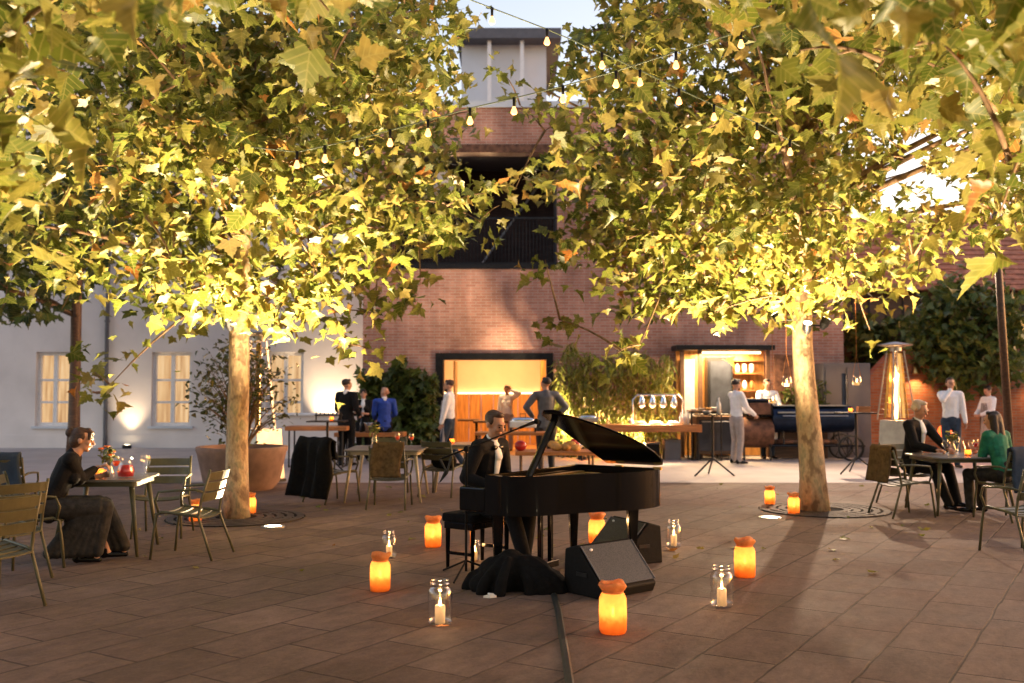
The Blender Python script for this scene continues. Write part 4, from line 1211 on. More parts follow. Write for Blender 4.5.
# black cloth bundled over pedals and cables
cb = MB(); rnd = random.Random(4); c0 = G(517, 592)
cb.cap((-.16, .05, .10), .17, (.12, .05, .10), .17, (0, 1, 0), .9); cb.cap((-.05, .06, .2), .12, (-.14, .0, .1), .16); cb.ell((.2, -.02, .06), (.2, .17, .12)); cb.ell((-.24, 0, .05), (.15, .16, .1))
for k in range(26):
    a = rnd.uniform(0, 6.28); r0, r1 = rnd.uniform(.02, .12), rnd.uniform(.2, .3)
    p0 = Vector((r0 * math.cos(a) * 1.4 - .02, r0 * math.sin(a) + .04, .25)); p1 = Vector((r1 * math.cos(a) * 1.25, r1 * math.sin(a) * .75, .10)); p2 = Vector((p1.x * 1.12, p1.y * 1.12, .015))
    cb.cap(p0, .03, p1, .045); cb.cap(p1, .045, p2, .05)
o = blob(cb, 'cloth_bundle', 'cloth_b', None, .012, 6); o.location = (c0.x, c0.y + .08, 0)
tag(o, 'crumpled black cloth heaped under the front of the piano', 'cloth')
# ground cable and scraps
pts = [G(x, y, .012) for x, y in ((553, 590), (559, 612), (562, 632), (566, 655), (570, 684), (572, 715), (573, 760))]
m = MB(); n = len(pts); vs = []
for p in pts:
    for dx, z in ((-.026, .001), (-.013, .014), (.013, .014), (.026, .001)): vs.append((p.x + dx, p.y, z))
m.add(vs, [(i * 4 + j, i * 4 + (j + 1) % 4, i * 4 + 4 + (j + 1) % 4, i * 4 + 4 + j) for i in range(n - 1) for j in range(4)] + [(3, 2, 1, 0), (n * 4 - 4, n * 4 - 3, n * 4 - 2, n * 4 - 1)])
tag(m.build('cable_duct', 'rubber', None, False), 'flat dark cable duct running from the piano towards the viewer', 'cable duct')
s_ = G(490, 598); m = MB(); m.prism([(-.05, -.02), (.0, -.035), (.05, -.005), (.03, .03), (-.02, .02)], .004, .02); m.box((.01, 0, .026), (.05, .03, .01), .5, .3, .2)
tag(m.build('paper_scrap', 'paper', None, False, 0, s_), 'crumpled white paper scrap on the paving by the microphone stand', 'paper')

# ------------------------------------------------------------------ candle jars on the paving
def flame_candle(t, r, h, energy, z0=.012):
    MB().lathe([(0, z0), (r, z0), (r * 1.02, z0 + h * .9), (r * .9, z0 + h), (r * .3, z0 + h - .008), (0, z0 + h - .01)], n=14, close=False).build('candle', 'wax', t, True)
    MB().tube([(0, 0, z0 + h - .01), (0, 0, z0 + h + .008), (0, 0, z0 + h + .03), (0, 0, z0 + h + .052)], [.004, .009, .007, .001], 8).build('flame', 'flame', t, True)
    lamp('POINT', (0, 0, z0 + h + .05), energy, (1, .52, .2), size=.02, parent=t)
def orange_jar(label, loc, h=.31, e=1.0):
    t = thing('candle_jar', label, 'candle jar', loc, random.uniform(0, 6), 'orange candle jars on the paving')
    r = h * .27
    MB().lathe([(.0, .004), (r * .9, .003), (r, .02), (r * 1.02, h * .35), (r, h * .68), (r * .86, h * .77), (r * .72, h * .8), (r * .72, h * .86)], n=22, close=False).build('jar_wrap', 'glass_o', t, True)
    m = MB(); rn = random.Random(int(loc[0] * 1000)); n = 22; prof = [(.73, .80), (.78, .83), (.86, .88), (.98, .95), (.9, 1.0), (.6, .975), (.3, .96), (.02, .965)]
    ph = [rn.uniform(0, 6) for _ in range(3)]; vs = []
    for i, (a, z) in enumerate(prof):
        for j in range(n):
            th_ = 2 * PI * j / n; w = 1 + (.10 * math.sin(th_ * 5 + ph[0]) + .06 * math.sin(th_ * 8 + ph[1])) * min(1, i / 3)
            vs.append((r * a * w * math.cos(th_), r * a * w * math.sin(th_), h * (z + .025 * math.sin(th_ * 3 + ph[2]) * (i > 1))))
    m.add(vs, [(i * n + j, i * n + (j + 1) % n, (i + 1) * n + (j + 1) % n, (i + 1) * n + j) for i in range(len(prof) - 1) for j in range(n)])
    m.build('cloth_cap', 'ribbon', t, True)
    m = MB(); m.lathe([(r * .74, h * .79), (r * .80, h * .80), (r * .80, h * .82), (r * .74, h * .83)], n=20)
    m.build('ribbon', 'ribbon', t, True)
    flame_candle(t, r * .45, h * .32, e)
    return t
def clear_jar(label, loc, h=.31, e=2.2):
    t = thing('candle_jar', label, 'candle jar', loc, 0, 'clear candle jars on the paving')
    r = h * .27
    MB().lathe([(.0, .006), (r * .85, .004), (r * .98, .02), (r, .05), (r, h * .72), (r * .9, h * .80), (r * .74, h * .84), (r * .74, h * .88), (r * .79, h * .89), (r * .79, h * .92), (r * .74, h * .93), (r * .74, h * .95), (r * .78, h * .96), (r * .74, h)], n=26, close=False).build('glass_jar', 'glass', t, True)
    flame_candle(t, r * .42, h * .40, e)
    return t
for px, py, h, lab in ((380, 591, .30, 'orange candle jar left of the piano, behind the clear jar nearest the viewer'), (433, 547, .31, 'orange candle jar farthest left behind the piano bench, beside the dining table'), (613, 633, .335, 'largest orange candle jar with a ribbon in front of the wedge speaker'),
                       (745, 577, .33, 'orange candle jar alone on the right of the piano'), (770, 505, .26, 'small orange candle jar beside the ground uplight, left of the right trunk'), (794, 514, .27, 'orange candle jar leaning close to the right trunk'),
                       (250, 514, .27, 'orange candle jar just right of the left trunk'), (195, 522, .27, 'orange candle jar left of the left trunk, under the dining chair'), (597, 544, .32, 'orange candle jar hidden behind the piano, only its cap showing')):
    orange_jar(lab, G(px, py), h)
for px, py, h, lab in ((440, 625, .31, 'clear glass candle jar in front of the black cloth, nearest the viewer'), (389, 558, .26, 'clear glass candle jar behind an orange jar on the left'), (674, 547, .28, 'clear glass candle jar right of the piano tail'),
                       (722, 607, .31, 'clear glass candle jar on the right, in front of the orange one'), (527, 543, .25, 'clear glass candle jar glowing between the piano legs'), (475, 561, .2, 'short clear candle jar beside the microphone stand foot')):
    clear_jar(lab, G(px, py), h)

# ================================================================== LEFT TABLE
ch0 = make_chair('olive armchair of the seated woman, seen from behind her', (-4.38, 9.22, 0), facing(1, .35))
make_table('small olive metal table where the woman sits alone', (-4.02, 9.98, 0), .1, .82, .82, group='garden dining tables')
def chair(label, x, y, dx, dy, group=None): return dup(ch0, (x, y, 0), facing(dx, dy), label, group)
chair('empty olive armchair right of the woman\'s table, facing left', -3.12, 9.72, -1, .12)
chair('empty olive armchair behind the woman\'s table, facing the viewer', -3.85, 11.05, .1, -1)
chair('olive armchair nearest the viewer in the bottom left corner', -3.9, 7.45, -.8, .5)
chair('olive armchair with a dark jacket, behind the woman at the left edge', -5.75, 11.4, -.2, 1)
chair('empty olive armchair between the nearest chair and the seated woman', -4.35, 8.55, -.75, .5)
drape('jacket', 'dark jacket hung over the chair at the left edge', 'navy', 'jacket', (-5.75 + .05, 11.4 - .27, 0), facing(-.2, 1), .46, .86, .1, .34, .018, 3)
wl = Vector((-4.28, 9.27, 0)); wrz = facing(1, .3)
def tolocal(p, loc, rz, H=1.76):
    return (Matrix.Rotation(-rz, 3, 'Z') @ (Vector(p) - Vector(loc))) / (H / 1.76)
vp = Vector((-3.88, 9.64, .742))
person('woman in dark top and long skirt seated at the left table holding a vase', wl, (1, .3), 1.68, seat=.46, lean=R(24), turn=R(-4), nod=R(10),
       wrR=tolocal(vp + Vector((-.09, -.05, .12)), wl, wrz, 1.68), wrL=tolocal((-4.0, 9.66, .77), wl, wrz, 1.68), handR=(.2, 1, .25), curl=.9, poleR=(.3, -.4, -1), poleL=(-.5, -.2, -1),
       knL=(-.10, .42, .53), knR=(.10, .44, .53), anL=(-.12, .52, .08), anR=(.10, .30, .08), top='suit', bottom='skirt', skirt=.06, hair='bun', hairm='hairb', female=True, sleeve=.75, voxel=.0095)
vase('glass vase with an orange flower held by the seated woman', vp, .16, (('petal', 3), ('petal', 3)), 3, .10, .16)
lathe_thing('jug', 'round glass jug of red juice on the left table', 'jug', (-3.82, 9.9, .742), [('glass_body', 'glass', [(.0, .003), (.075, .003), (.085, .06), (.06, .13), (.05, .17), (.06, .19)]), ('juice', 'redwine', [(0, .006), (.07, .006), (.08, .06), (.062, .115), (0, .115)])])
for k, (x, y, f, lab) in enumerate(((-3.66, 10.02, None, 'empty wine glass right of the red jug'), (-3.72, 10.12, None, 'empty wine glass behind the red jug'), (-3.95, 9.98, 'spritz', 'wine glass with amber drink left of the red jug'))): glass(lab, (x, y, .742), f)
tealight('amber tealight beside the red jug on the left table', (-4.02, 9.82, .742))
tealight('second amber tealight at the edge of the left table, by the woman\'s arm', (-4.1, 9.95, .742))

# ================================================================== MIDDLE-LEFT TABLE
make_table('pale metal table with two orange drinks behind the piano bench', (-1.83, 14.7, 0), .0, 1.08, 1.2, group='garden dining tables', legm='steelp') if False else None
MT['steelp'] = M('painted_cream_metal', (.34, .29, .20), .4, .1, .12, 8, .03)
make_table('pale metal table with orange drinks left of the piano', (-1.83, 14.75, 0), .0, 1.12, 1.25, legm='steelp')
c1 = chair('cream armchair with a brown blanket, back turned to the viewer', -1.66, 13.62, .05, 1)
drape('blanket', 'brown felt blanket over the back of the cream armchair', 'brownb', 'blanket', (-1.66, 13.62 - .285, 0), facing(.05, 1), .42, .855, .12, .42, .02, 5)
chair('armchair hung with a black coat at the left end of the middle table', -2.55, 14.3, .7, .75)
drape('coat', 'large black coat hung over the armchair at the middle table', 'cloth_b', 'coat', (-2.55 - .20, 14.3 - .21, 0), facing(.7, .75), .74, .87, .25, .78, .04, 8, .055)
chair('armchair on the far side of the middle table', -1.9, 15.75, .1, -1)
vase('white vase with yellow flowers on the middle table', (-2.05, 14.9, .742), .2, (('yellow', 3), ('yellow', 3)), 8, .09, .16)
glass('taller glass of orange drink on the middle table', (-1.5, 14.9, .742), 'spritz'); glass('glass of orange drink nearest the edge of the middle table', (-1.72, 15.0, .742), 'spritz')
glass('small tumbler on the middle table', (-1.6, 14.6, .742), None, TUMB); tealight('amber tealight in the centre of the middle table', (-1.82, 14.7, .742))
make_table('small metal table partly hidden behind the pianist', (-.85, 15.9, 0), .1, .8, .8, legm='steelp')
chair('metal armchair with a black bag, left of the pianist', -1.05, 15.15, .3, 1)
bg_ = MB(); bg_.cap((0, 0, .18), .12, (.12, 0, .16), .11, (0, 1, 0), .6); bg_.cap((-.02, 0, .08), .11, (.16, 0, .07), .12, (0, 1, 0), .6)
o = blob(bg_, 'handbag', 'cloth_b', None, .012, 3); o.location = (-1.1, 15.1, .44); tag(o, 'soft black bag lying on the seat of a metal armchair', 'bag')
tealight('tealight on the small table behind the pianist', (-.95, 15.8, .742))

# ================================================================== RIGHT TABLE
make_table('oval grey table laid for the couple on the right', (5.86, 13.15, 0), .05, 1.05, .95)
chair('olive armchair with a brown blanket facing the right table', 4.98, 12.75, 1, .25)
drape('blanket', 'brown felt blanket over the chair left of the right table', 'brownb', 'blanket', (4.98 - .275, 12.75 - .07, 0), facing(1, .25), .42, .855, .12, .42, .02, 6)
chair('armchair under the woman in green, with a dark blue blanket', 6.13, 12.42, -.35, 1)
drape('blanket', 'dark blue blanket over the chair of the woman in green', 'navy', 'blanket', (6.13 + .09, 12.42 - .265, 0), facing(-.35, 1), .46, .86, .15, .5, .022, 7)
chair('olive armchair cut by the right edge of the picture', 5.0, 9.85, -.3, 1)
chair('armchair of the man in the dark jacket, behind the right table', 5.52, 13.95, .35, -.9)
ml = Vector((5.55, 13.88, 0)); mrz = facing(.55, -.83)
person('white haired man in a dark jacket seated at the right table', ml, (.55, -.83), 1.88, seat=.46, lean=R(10), turn=R(10), nod=R(22),
       wrL=tolocal((5.85, 13.42, .79), ml, mrz, 1.88), wrR=tolocal((5.68, 13.40, .79), ml, mrz, 1.88), handL=(.5, 1, 0), handR=(-.2, 1, 0), curl=1.0, poleL=(-.7, -.3, -1), poleR=(.7, -.3, -1),
       knL=(-.14, .42, .50), knR=(.14, .40, .50), anL=(-.2, .5, .08), anR=(.16, .62, .08), skin='skin2', hair='fringe', hairm='hairw', shirtfront='shirt', voxel=.0105)
gl = Vector((6.22, 12.66, 0)); grz = facing(-.45, .9)
person('woman in a green top with long dark hair seated at the right table', gl, (-.45, .9), 1.72, seat=.46, lean=R(12), turn=R(20), nod=R(8),
       wrL=tolocal((6.1, 13.0, .79), gl, grz, 1.72), wrR=tolocal((6.3, 13.15, .79), gl, grz, 1.72), poleL=(-.6, -.3, -1), poleR=(.6, -.3, -1), handL=(.2, 1, 0), handR=(-.2, 1, 0),
       top='green', bottom='skirt', hair='long', hairm='hair', female=True, voxel=.0105, collar='paper', width=1.1)
vase('narrow vase with yellow flowers between the couple', (5.88, 13.35, .742), .16, (('yellow', 3), ('petal', 3)), 12, .07, .16)
for k, (x, y, f, lab) in enumerate(((6.02, 13.1, None, 'wine glass nearest the woman in green'), (6.12, 13.2, 'redwine', 'glass of red drink by the woman in green'), (5.68, 13.1, None, 'wine glass nearest the bald man\'s hands'), (5.78, 13.0, None, 'wine glass at the front of the right table'))): glass(lab, (x, y, .742), f)
tealight('amber tealight in the middle of the right table', (5.92, 12.98, .742), .6)
t = lathe_thing('carafe', 'clear water carafe on the right table', 'carafe', (5.98, 13.3, .742), [('glass_body', 'glass', [(0, .003), (.05, .003), (.055, .08), (.03, .15), (.028, .2), (.038, .23)])])

# ================================================================== BACKGROUND PEOPLE
FAR = .0135
def at(px, py): g_ = G(px, py); return (g_.x, g_.y, 0)
person('man in a black suit standing at the orange bar table, back to the viewer', at(346, 466), (.35, 1), 1.84, turn=R(-35), nod=R(6), top='suit', tail=.10, voxel=FAR, wrL=(-.16, .22, 1.0), wrR=(.2, .18, 1.02), shirtfront=None, collar='shirt')
person('woman bartender in black waistcoat and white shirt between the two men', at(363, 461), (.05, -1), 1.62, top='suit', sleeve=.2, female=True, shirtfront='shirt', voxel=FAR, hair='bun', wrL=(-.05, .3, 1.15), wrR=(.1, .3, 1.28), curl=1.1, skin='skin')
person('bald man in a royal blue jacket standing at the bar', at(384, 463), (-.3, 1), 1.66, top='blue', tail=.06, turn=R(25), hair='fringe', hairm='skin', voxel=FAR, wrL=(-.18, .25, 1.0), wrR=(.2, .25, 1.05), width=1.15, collar='shirt', beard=True)
person('cook in a white jacket and long apron walking left past the doorway', at(449, 468), (-1, .15), 1.82, top='chef', apron='apron', bottom='navy', hair='short', hairm='hairb', beard=True, nod=R(8), voxel=FAR, wrL=(-.2, .12, .86), wrR=(.24, .05, .84), knL=(-.1, .1, .5), anL=(-.1, .12, .08), knR=(.1, .02, .5), anR=(.1, -.25, .1))
person('woman in a white top inside the lit room with a hand at her ear', at(507, 451), (-.2, -1), 1.72, top='chef', bottom='apron', female=True, hair='bun', hairm='hairb', voxel=FAR, wrL=(-.12, .12, 1.60), handL=(.3, .1, 1), poleL=(-1, .2, -.3), skin='skin2')
person('man in a grey jacket standing behind the piano lid, hand on hip', at(546, 472), (-.25, 1), 1.86, top='grey', tail=.07, bottom='dark', turn=R(30), hair='short', voxel=FAR, wrR=(.21, .04, 1.0), poleR=(1, -.3, -.1), wrL=(-.22, .12, 1.0), poleL=(-1, -.2, -.2), width=1.1)
person('bearded cook in white standing left of the smoker firebox', at(737, 464), (.8, .3), 1.84, top='chef', bottom='apron', hair='short', beard=True, nod=R(12), voxel=FAR, wrL=(-.1, .35, 1.05), wrR=(.18, .32, 1.0), curl=.9)
person('cook in white working behind the smoker, facing the viewer', at(768, 459), (.1, -1), 1.86, top='chef', bottom='navy', hair='short', nod=R(16), voxel=FAR, wrL=(-.18, .35, 1.1), wrR=(.18, .35, 1.1), apron='chef')
person('man in a white shirt standing by the brick wall with his hand at his chin', at(952, 468), (-.15, -1), 1.86, top='shirt', bottom='navy', hair='short', hairm='hairb', voxel=FAR, wrR=(.05, .20, 1.50), poleR=(.9, .2, -1), handR=(-.2, .0, 1), skin='skin')
person('waiter in a white shirt and grey apron looking down under the dark tree', at(990, 459), (-1, -.2), 1.70, top='shirt', bottom='apron', apron='apron', hair='short', nod=R(30), voxel=FAR, wrL=(-.1, .28, 1.05), wrR=(.1, .28, 1.05), curl=1., poleL=(-.8, -.3, -1), poleR=(.8, -.3, -1))
# ================================================================== BAR ON THE LEFT
def framed_table(name, label, cat, loc, w, d, h, topm, legm='dark', thk=.09, r=.018, rz=0, group=None):
    t = thing(name, label, cat, loc, rz, group)
    MB().box((0, 0, h - thk / 2), (w, d, thk)).build('tabletop', topm, t, False, .006)
    for sx in (-1, 1):
        m = MB(); x = sx * (w / 2 - .08); a = d / 2 - .05
        m.tube([(x, -a, .0), (x, -a, h - thk)], r, 4); m.tube([(x, a, 0), (x, a, h - thk)], r, 4); m.tube([(x, -a, .02), (x, a, .02)], r * .9, 4)
        m.build('leg_frame', legm, t)
    return t
g = G(316, 468); framed_table('bar_table', 'orange wooden bar table beside the man in the black suit', 'table', (g.x - .02, g.y + .3, 0), 1.25, .6, .84, 'wood_o')
g = G(356, 463); framed_table('bar_table', 'lower orange wooden table in front of the bartender', 'table', (g.x + .3, g.y + .1, 0), 1.5, .6, .66, 'wood_o')
g = G(298, 459); t = thing('bar_counter', 'white bar counter behind the orange table', 'counter', (g.x, g.y + .4, 0))
MB().bx(-1.1, 1.1, -.3, .3, 0, .98).build('counter_front', 'plaster', t); MB().bx(-1.15, 1.15, -.36, .34, .983, 1.03).build('worktop', 'shirt', t, False, .005)
def cocktail(label, loc, w, h, d=.6, group='tall cocktail tables on tripod feet'):
    t = thing('cocktail_table', label, 'table', loc, 0, group)
    MB().prism(rrect(w, d, .03), h - .025, h).build('tabletop', 'dark', t)
    MB().cyl((0, 0, .3), .025, h - .325, 10).build('pole', 'dark', t)
    for a in (205, 335, 90): MB().tube([(0, 0, .33), (.4 * math.cos(R(a)), .4 * math.sin(R(a)), .015)], .017, 6).build('leg', 'dark', t)
    return t
g1 = G(327, 472); cocktail('tall dark cocktail table with a candelabra left of the man in the suit', g1, .72, .99)
t = thing('candelabra', 'low black candle rack on the dark cocktail table', 'candelabra', g1 + Vector((0, .1, .99)))
m = MB(); m.bx(-.27, .27, -.02, .02, .09, .115); m.bx(-.25, -.23, -.02, .02, 0, .09); m.bx(.23, .25, -.02, .02, 0, .09)
for k in range(7): m.cyl((-.24 + k * .08, 0, .115), .012, .05, 8)
m.build('rack', 'dark', t)
for k in range(6): MB().cyl((-.2 + k * .08, 0, .115), .009, .09, 8).build('candle', 'wax', t)
tealight('tealight at the front of the dark cocktail table', g1 + Vector((.1, -.12, .99)), .5)
# bottles and glasses on the low table
g = G(356, 463); base = Vector((g.x + .3, g.y + .1, .66))
BOT = [(0, .003), (.038, .003), (.038, .19), (.014, .24), (.014, .30), (0, .30)]
lathe_thing('bottle', 'dark bottle on the low bar table beside the bartender', 'bottle', base + Vector((-.2, -.05, 0)), [('bottle_body', 'darkwin', BOT)], 'bottles on the bar', 12)
lathe_thing('bottle', 'second dark bottle on the low bar table, nearer the blue jacket', 'bottle', base + Vector((.15, .05, 0)), [('bottle_body', 'darkwin', BOT)], 'bottles on the bar', 12)
lathe_thing('ice_bucket', 'shiny ice bucket on the low bar table', 'bucket', base + Vector((-.02, -.1, 0)), [('bucket_body', 'chrome', [(0, .003), (.09, .003), (.12, .2), (.125, .21), (.11, .2), (.08, .02)])])
# second planter-like stand: tall pyramid heaters
def heater(label, loc, h=2.65):
    t = thing('patio_heater', label, 'patio heater', loc, R(12), 'pyramid patio heaters')
    b, tp, zb, zt_ = .31, .15, .92, h - .22
    MB().tube([(0, 0, .05), (0, 0, zb)], [.47, .405], 4).build('gas_cabinet', 'steel', t, False, .01)
    MB().tube([(0, 0, 0), (0, 0, .049)], [.49, .49], 4).build('base', 'dark', t)
    for sx in (-1, 1):
        for sy in (-1, 1): MB().tube([(sx * .285, sy * .285, zb + .003), (sx * .125, sy * .125, zt_)], .018, 4).build('post', 'steel', t)
    MB().cyl((0, 0, zb + .004), .055, zt_ - zb - .01, 16).build('glass_tube', 'glass', t, True)
    fl_ = MB(); rn = random.Random(3)
    pts = [(rn.uniform(-.012, .012), rn.uniform(-.012, .012), zb + .02 + k * (zt_ - zb - .35) / 8) for k in range(9)]
    fl_.tube(pts, [.03, .042, .036, .04, .03, .034, .024, .018, .004], 8).build('flame', 'heat', t, True)
    m = MB(); 
    for k in range(1, 13):
        z = zb + k * (zt_ - zb) / 13; w = .285 + (.125 - .285) * (z - zb) / (zt_ - zb)
        m.tube([(-w, -w, z), (w, -w, z), (w, w, z), (-w, w, z), (-w, -w, z)], .003, 4)
    m.build('guard_wires', 'steel', t)
    MB().lathe([(.0, zt_ + .0), (.13, zt_ + .0), (.13, zt_ + .08), (.36, zt_ + .12), (.37, zt_ + .14), (.05, zt_ + .2), (0, zt_ + .2)], n=4 * 5).build('cap', 'steel', t, 2)
    m = MB()
    for sx, sy in ((0, -1), (0, 1), (1, 0), (-1, 0)): m.box((sx * .205, sy * .205, (zb + zt_) / 2), (.014 if sx else .07, .014 if sy else .07, zt_ - zb - .1), 0, sy * R(5.6), -sx * R(5.6))
    m.build('reflector', 'brass', t)
    for z in (1.3, 1.8): lamp('POINT', (0, 0, z), 130, (1, .5, .18), size=.05, parent=t)
    return t
heater('glowing pyramid patio heater beside the right trunk and the cocktail table', G(901, 463) + Vector((0, .2, 0)))
heater('pyramid patio heater half hidden behind the left trunk and the planter', G(257, 482))

# ================================================================== BEHIND THE PIANO
framed_table('buffet_table', 'orange wooden table of bread and fruit behind the piano', 'table', (.62, 14.1, 0), 1.15, .7, .74, 'wood_o', 'wood_d', .05)
rnd = random.Random(11)
for k in range(7):
    x, y = .62 + rnd.uniform(-.05, .35), 14.0 + rnd.uniform(-.15, .2)
    bq = MB(); bq.ell((0, 0, .045), (.085, .055, .05)); bq.ell((.02, 0, .07), (.05, .04, .03))
    tag(bq.build('bread_roll', 'bread', None, True, 0, (x, y, .742 + .03 * (k > 4)), rnd.uniform(0, 3)), ('crusty bread roll on top of the others on the orange wooden table' if k > 4 else 'crusty bread roll lying flat on the orange wooden table'), 'bread', 'bread rolls on the buffet table')
fb = lathe_thing('fruit_bowl', 'shallow bowl of red apples on the orange wooden table', 'bowl', (.88, 14.25, .742), [('bowl_shell', 'shirt', [(0, .004), (.08, .004), (.16, .06), (.165, .065), (.15, .06), (.07, .02)])])
for k in range(6):
    a = k * 1.05; tag(MB().ell((0, 0, 0), (.045, .045, .04)).build('apple', 'apple', None, True, 0, (.88 + .075 * math.cos(a) * (k > 0), 14.25 + .075 * math.sin(a) * (k > 0), .742 + (.075 if k else .12))), ('red apple in the bowl behind the piano' if k else 'topmost red apple in the bowl behind the piano'), 'apple', 'red apples in the bowl')
tag(MB().ell((0, 0, .07), (.085, .085, .075)).build('red_pepper', 'apple', None, True, 0, (.12, 14.0, .742)), 'large round red fruit next to the pianist\'s chest', 'fruit')
framed_table('serving_table', 'plain wooden serving table behind the pianist\'s head', 'table', (-.02, 18.2, 0), 1.3, .6, .82, 'wood_o', 'wood_d', .05)
t = thing('chafing_dish', 'white and chrome chafing dish on the plain wooden table', 'chafing dish', (.2, 18.2, .82))
MB().bx(-.24, .24, -.15, .15, .08, .2).build('pan', 'chef', t, False, .02)
m = MB(); m.cap((-.12, 0, .2), .12, (.12, 0, .2), .12, (0, 0, 1), .6); m.build('cover', 'chrome', t, True)
m = MB(); m.tube([(-.05, 0, .27), (-.05, 0, .33), (.05, 0, .33), (.05, 0, .27)], .01, 6); m.build('handle', 'dark', t)
for sx in (-1, 1): MB().bx(sx * .22 - .012, sx * .22 + .012, -.14, .14, 0, .08).build('stand', 'dark', t)
# room furniture
framed_table('room_table', 'wooden table with thin dark legs inside the lit room', 'table', (-.55, 26.0, 0.012), .9, .7, .76, 'wood_d', 'dark', .05)
framed_table('room_table', 'second wooden table deeper inside the lit room', 'table', (-1.3, 27.2, 0.012), .8, .7, .76, 'wood_d', 'dark', .05)

# ================================================================== GRILL KITCHEN
g = G(640, 461); cy = g.y + .35
t = framed_table('buffet_counter', 'long wooden buffet counter under the heat lamps', 'counter', (2.85, cy, 0), 2.75, .75, .80, 'wood_o', 'dark', .16, .03)
HX0, HX1 = PY(633, 430, cy).x, PY(683, 430, cy).x
hl = thing('heat_lamp_arch', 'chrome arch carrying four glowing heat lamps over the buffet', 'heat lamps', ((HX0 + HX1) / 2, cy, .80))
hw = (HX1 - HX0) / 2
m = MB(); m.tube([(-hw, 0, 0), (-hw, 0, .55), (-hw + .1, 0, .66), (hw - .1, 0, .66), (hw, 0, .55), (hw, 0, 0)], .022, 8); m.build('arch', 'chrome', hl, True)
for k in range(4):
    x = -hw + .2 + k * (2 * hw - .4) / 3
    sh_ = MB().lathe([(.03, .64), (.05, .60), (.08, .52), (.10, .40), (.095, .40), (.07, .52)], (x, 0, 0), 14, False).build('lamp_shade', 'chrome', hl, True)
    MB().ell((x, 0, .44), (.05, .05, .06)).build('bulb', 'heatlamp', sh_, True)
    if k in (0, 2): lamp('SPOT', (x + .1, 0, .38), 330, (1, .72, .42), (x, 0, 0), .06, 130, .8, parent=hl)
for k, (dx, w_, col, lab) in enumerate(((-.42, .3, 'bread', 'tray of roast meat under the first heat lamp'), (-.05, .3, 'chef', 'white tray of food in the middle of the buffet'), (.35, .3, 'chef', 'white tray of food at the right end of the buffet'))):
    t = thing('food_tray', lab, 'tray', ((HX0 + HX1) / 2 + dx, cy - .05, .80), 0, 'food trays on the buffet counter')
    MB().lathe([(0, .004), (w_ * .42, .004), (w_ * .5, .04), (w_ * .48, .04), (w_ * .4, .012)], n=20, close=False).build('tray_body', 'shirt', t, True)
    m = MB()
    for q in range(9): m.ell((rnd.uniform(-.09, .09), rnd.uniform(-.07, .07), .05), (.035, .03, .025), None, 8, 5)
    m.build('food', col, t, True)
for k, (dx, h_) in enumerate(((.5, .28), (.58, .24), (.66, .3), (-.62, .16))):
    lathe_thing('bottle', ('white sauce bottle at the right end of the buffet', 'shorter white bottle at the right end of the buffet', 'tallest white bottle by the arch of the buffet', 'small white bottle left of the heat lamps')[k], 'bottle', ((HX0 + HX1) / 2 + dx, cy - .12, .80), [('bottle_body', 'shirt', [(0, .002), (.035, .002), (.035, h_ * .7), (.012, h_ * .85), (.012, h_), (0, h_)])], 'sauce bottles on the buffet', 10)
t = thing('chafing_dish', 'chrome chafing dish at the left end of the buffet counter', 'chafing dish', (PY(588, 424, cy).x, cy, .80))
MB().bx(-.22, .22, -.16, .16, .04, .16).build('pan', 'chrome', t, False, .02); MB().cap((-.1, 0, .16), .13, (.1, 0, .16), .13, (0, 0, 1), .5).build('cover', 'chrome', t, True)
for k, (px, w_, h_, lab) in enumerate(((652, .3, .36, 'dark crate under the buffet counter, left one'), (672, .36, .42, 'grey crate under the buffet counter, right one'))):
    t = thing('crate', lab, 'crate', (PY(px, 455, cy).x, cy + .05, 0), 0, 'crates under the buffet')
    MB().bx(-w_ / 2, w_ / 2, -.2, .2, 0, h_).build('crate_body', ('blackp', 'greywall')[k], t, False, .012); MB().bx(-w_ / 2 - .01, w_ / 2 + .01, -.21, .21, h_ + .002, h_ + .04).build('lid', 'greywall', t, False, .01)
# black frame table + oven + kiosk
g = G(707, 461); t = thing('frame_table', 'tall black frame table with plates in front of the kiosk', 'table', (g.x, g.y + .25, 0))
m = MB()
for sx in (-.33, .33):
    for sy in (-.24, .24): m.tube([(sx, sy, 0), (sx, sy, 1.08)], .017, 4)
for z in (.02, 1.07):
    m.tube([(-.33, -.24, z), (.33, -.24, z)], .016, 4); m.tube([(-.33, .24, z), (.33, .24, z)], .016, 4); m.tube([(-.33, -.24, z), (-.33, .24, z)], .016, 4); m.tube([(.33, -.24, z), (.33, .24, z)], .016, 4)
m.build('frame', 'dark', t); MB().bx(-.36, .36, -.28, .28, 1.09, 1.115).build('tabletop', 'wood_d', t)
for k in range(4):
    tag(MB().lathe([(0, .002), (.05, .002), (.10, .04 + .01 * k), (.095, .04 + .01 * k), (.04, .012)], n=16, close=False).build('bowl', ('shirt', 'steel', 'bread', 'shirt')[k], None, True, 0, (g.x - .24 + k * .16, g.y + .22, 1.116)),
        ('white bowl at the left end of the frame table', 'steel bowl on the frame table', 'brown bowl on the frame table', 'white bowl at the right end of the frame table')[k], 'bowl', 'bowls on the frame table')
t = thing('oven', 'dark glass fronted oven cabinet behind the frame table', 'oven', (PY(716, 440, 22.9).x, 22.9, 0))
MB().bx(-.5, .5, -.3, .3, .12, .98).build('oven_body', 'wood_d', t, False, .01); MB().bx(-.44, .44, -.33, -.302, .2, .9).build('door', 'darkwin', t); MB().tube([(-.38, -.36, .86), (.38, -.36, .86)], .014, 6).build('handle', 'steel', t)
for sx in (-.42, .42): MB().bx(sx - .03, sx + .03, -.25, .25, 0, .12).build('foot', 'dark', t)
